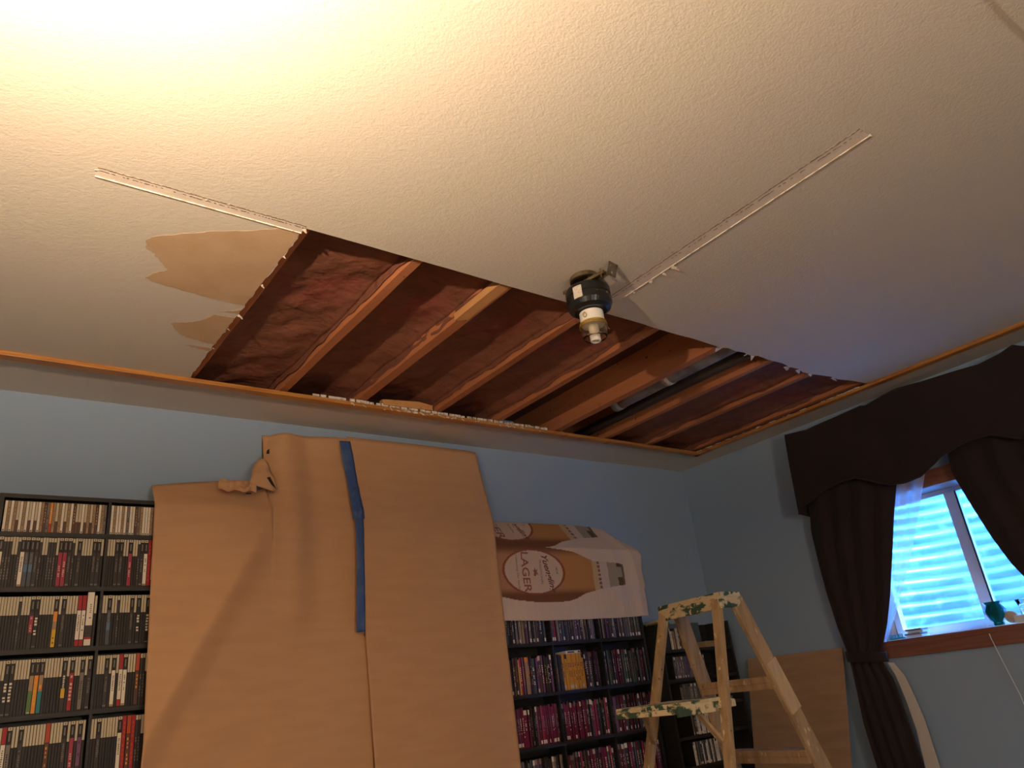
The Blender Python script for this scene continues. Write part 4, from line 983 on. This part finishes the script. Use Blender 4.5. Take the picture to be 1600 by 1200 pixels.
# ------------------------------------------------------------------ stepladder
lad = thing('stepladder', 'short wooden stepladder with paint-spattered green top and fold-down shelf', 'stepladder', (2.8, 2.22, ZF))
ZT = .32; cT = [(2.645, 2.045), (2.79, 2.050), (2.845, 2.440), (2.700, 2.445)]
bm = bmesh.new(); prism(bm, [(x, y, ZT-.022) for x, y in cT], (0, 0, .022)); bmesh.ops.bevel(bm, geom=bm.edges[:], offset=.003, segments=2, affect='EDGES')
put(bm, 'top_cap', M_LADP, parent=lad)
bm = bmesh.new(); beam(bm, (2.650, 2.047, ZT-.042), (2.705, 2.443, ZT-.042), .014, .048, bev=.002); beam(bm, (2.656, 2.056, ZT-.040), (2.785, 2.060, ZT-.040), .014, .044, bev=.002)
put(bm, 'cap_apron', M_LADP, parent=lad)
zt = ZT-.024
def fleg(s):   # thin front supports
    bm = bmesh.new()
    a = Vector((2.662, 2.078, zt)) if s < 0 else Vector((2.712, 2.418, zt)); b = Vector((2.30, 1.985, ZF+.002)) if s < 0 else Vector((2.345, 2.555, ZF+.002))
    beam(bm, a, b, .040, .026, (1, 0, .3), bev=.002); return bm
put(fleg(-1), 'leg', M_LADW, parent=lad); put(fleg(1), 'leg', M_LADW, parent=lad)
stA = (Vector((2.765, 2.065, zt)), Vector((3.215, 1.965, ZF+.002))); stB = (Vector((2.815, 2.425, zt)), Vector((3.265, 2.545, ZF+.002)))
STR = []
for a, b in (stA, stB):
    bm = bmesh.new(); beam(bm, a, b, .020, .078, (0, 0, 1), bev=.002) if False else None
    d = (b-a).normalized(); sdir = Vector((0, 1, 0)); sdir = (sdir-d*sdir.dot(d)).normalized()
    beam(bm, a, b, .078, .020, tuple(sdir), bev=.002); STR.append(put(bm, 'side_rail', M_LADW, parent=lad))
def alongp(pr, z): a, b = pr; t = (a.z-z)/(a.z-b.z); return a.lerp(b, t)
for i, z in enumerate((-.035, -.325, -.61)):
    a = alongp(stA, z); b = alongp(stB, z); bm = bmesh.new(); beam(bm, a+Vector((0, .008, 0)), b-Vector((0, .008, 0)), .088, .026, (0, 0, 1), bev=.002)
    put(bm, 'step', M_LADW, parent=lad)
    bm = bmesh.new(); beam(bm, a+Vector((-.035, .01, -.022)), b+Vector((-.035, -.01, -.022)), .012, .030, (0, 0, 1)); put(bm, 'step_brace', M_LADW, parent=lad)
# splint on near rail
a = alongp(stA, .035); b = alongp(stA, -.165); d = (b-a).normalized(); sdir = (Vector((0, 1, 0))-d*d.y).normalized()
bm = bmesh.new(); beam(bm, a-sdir*.013, b-sdir*.013, .074, .012, tuple(sdir), bev=.001); p = put(bm, 'splint_board', M_LADN, parent=lad); p['label'] = 'clean pale repair board on the near rail'
# fold-down shelf
SH = [(2.235, 2.105), (2.30, 2.055), (2.62, 2.055), (2.66, 2.40), (2.60, 2.47), (2.265, 2.36)]
SH = [(2.285, 2.060), (2.615, 2.060), (2.650, 2.430), (2.262, 2.36)]
bm = bmesh.new(); prism(bm, [(x, y, -.094) for x, y in SH], (0, 0, .020)); bmesh.ops.bevel(bm, geom=bm.edges[:], offset=.0025, segments=2, affect='EDGES')
sf = put(bm, 'shelf', M_LADP, parent=lad)
bm = bmesh.new(); beam(bm, (2.285, 2.062, -.104), (2.51, 2.062, -.104), .016, .036, bev=.002); beam(bm, (2.50, 2.062, -.100), (2.62, 2.064, -.100), .016, .028, bev=.002); put(bm, 'shelf_rail', M_LADG, parent=sf)
bm = bmesh.new(); beam(bm, (2.285, 2.07, -.102), (2.262, 2.355, -.102), .016, .020, bev=.002); put(bm, 'shelf_rail', M_LADG, parent=sf)
for s in (0, 1):
    bm = bmesh.new(); a = Vector((2.42, 2.095+.27*s, -.105)); b = Vector((2.49 if not s else 2.545, 2.055+.40*s, -.225)); beam(bm, a, b, .014, .022, (0, 1, 0), bev=.001); put(bm, 'shelf_brace', M_LADW, parent=lad)
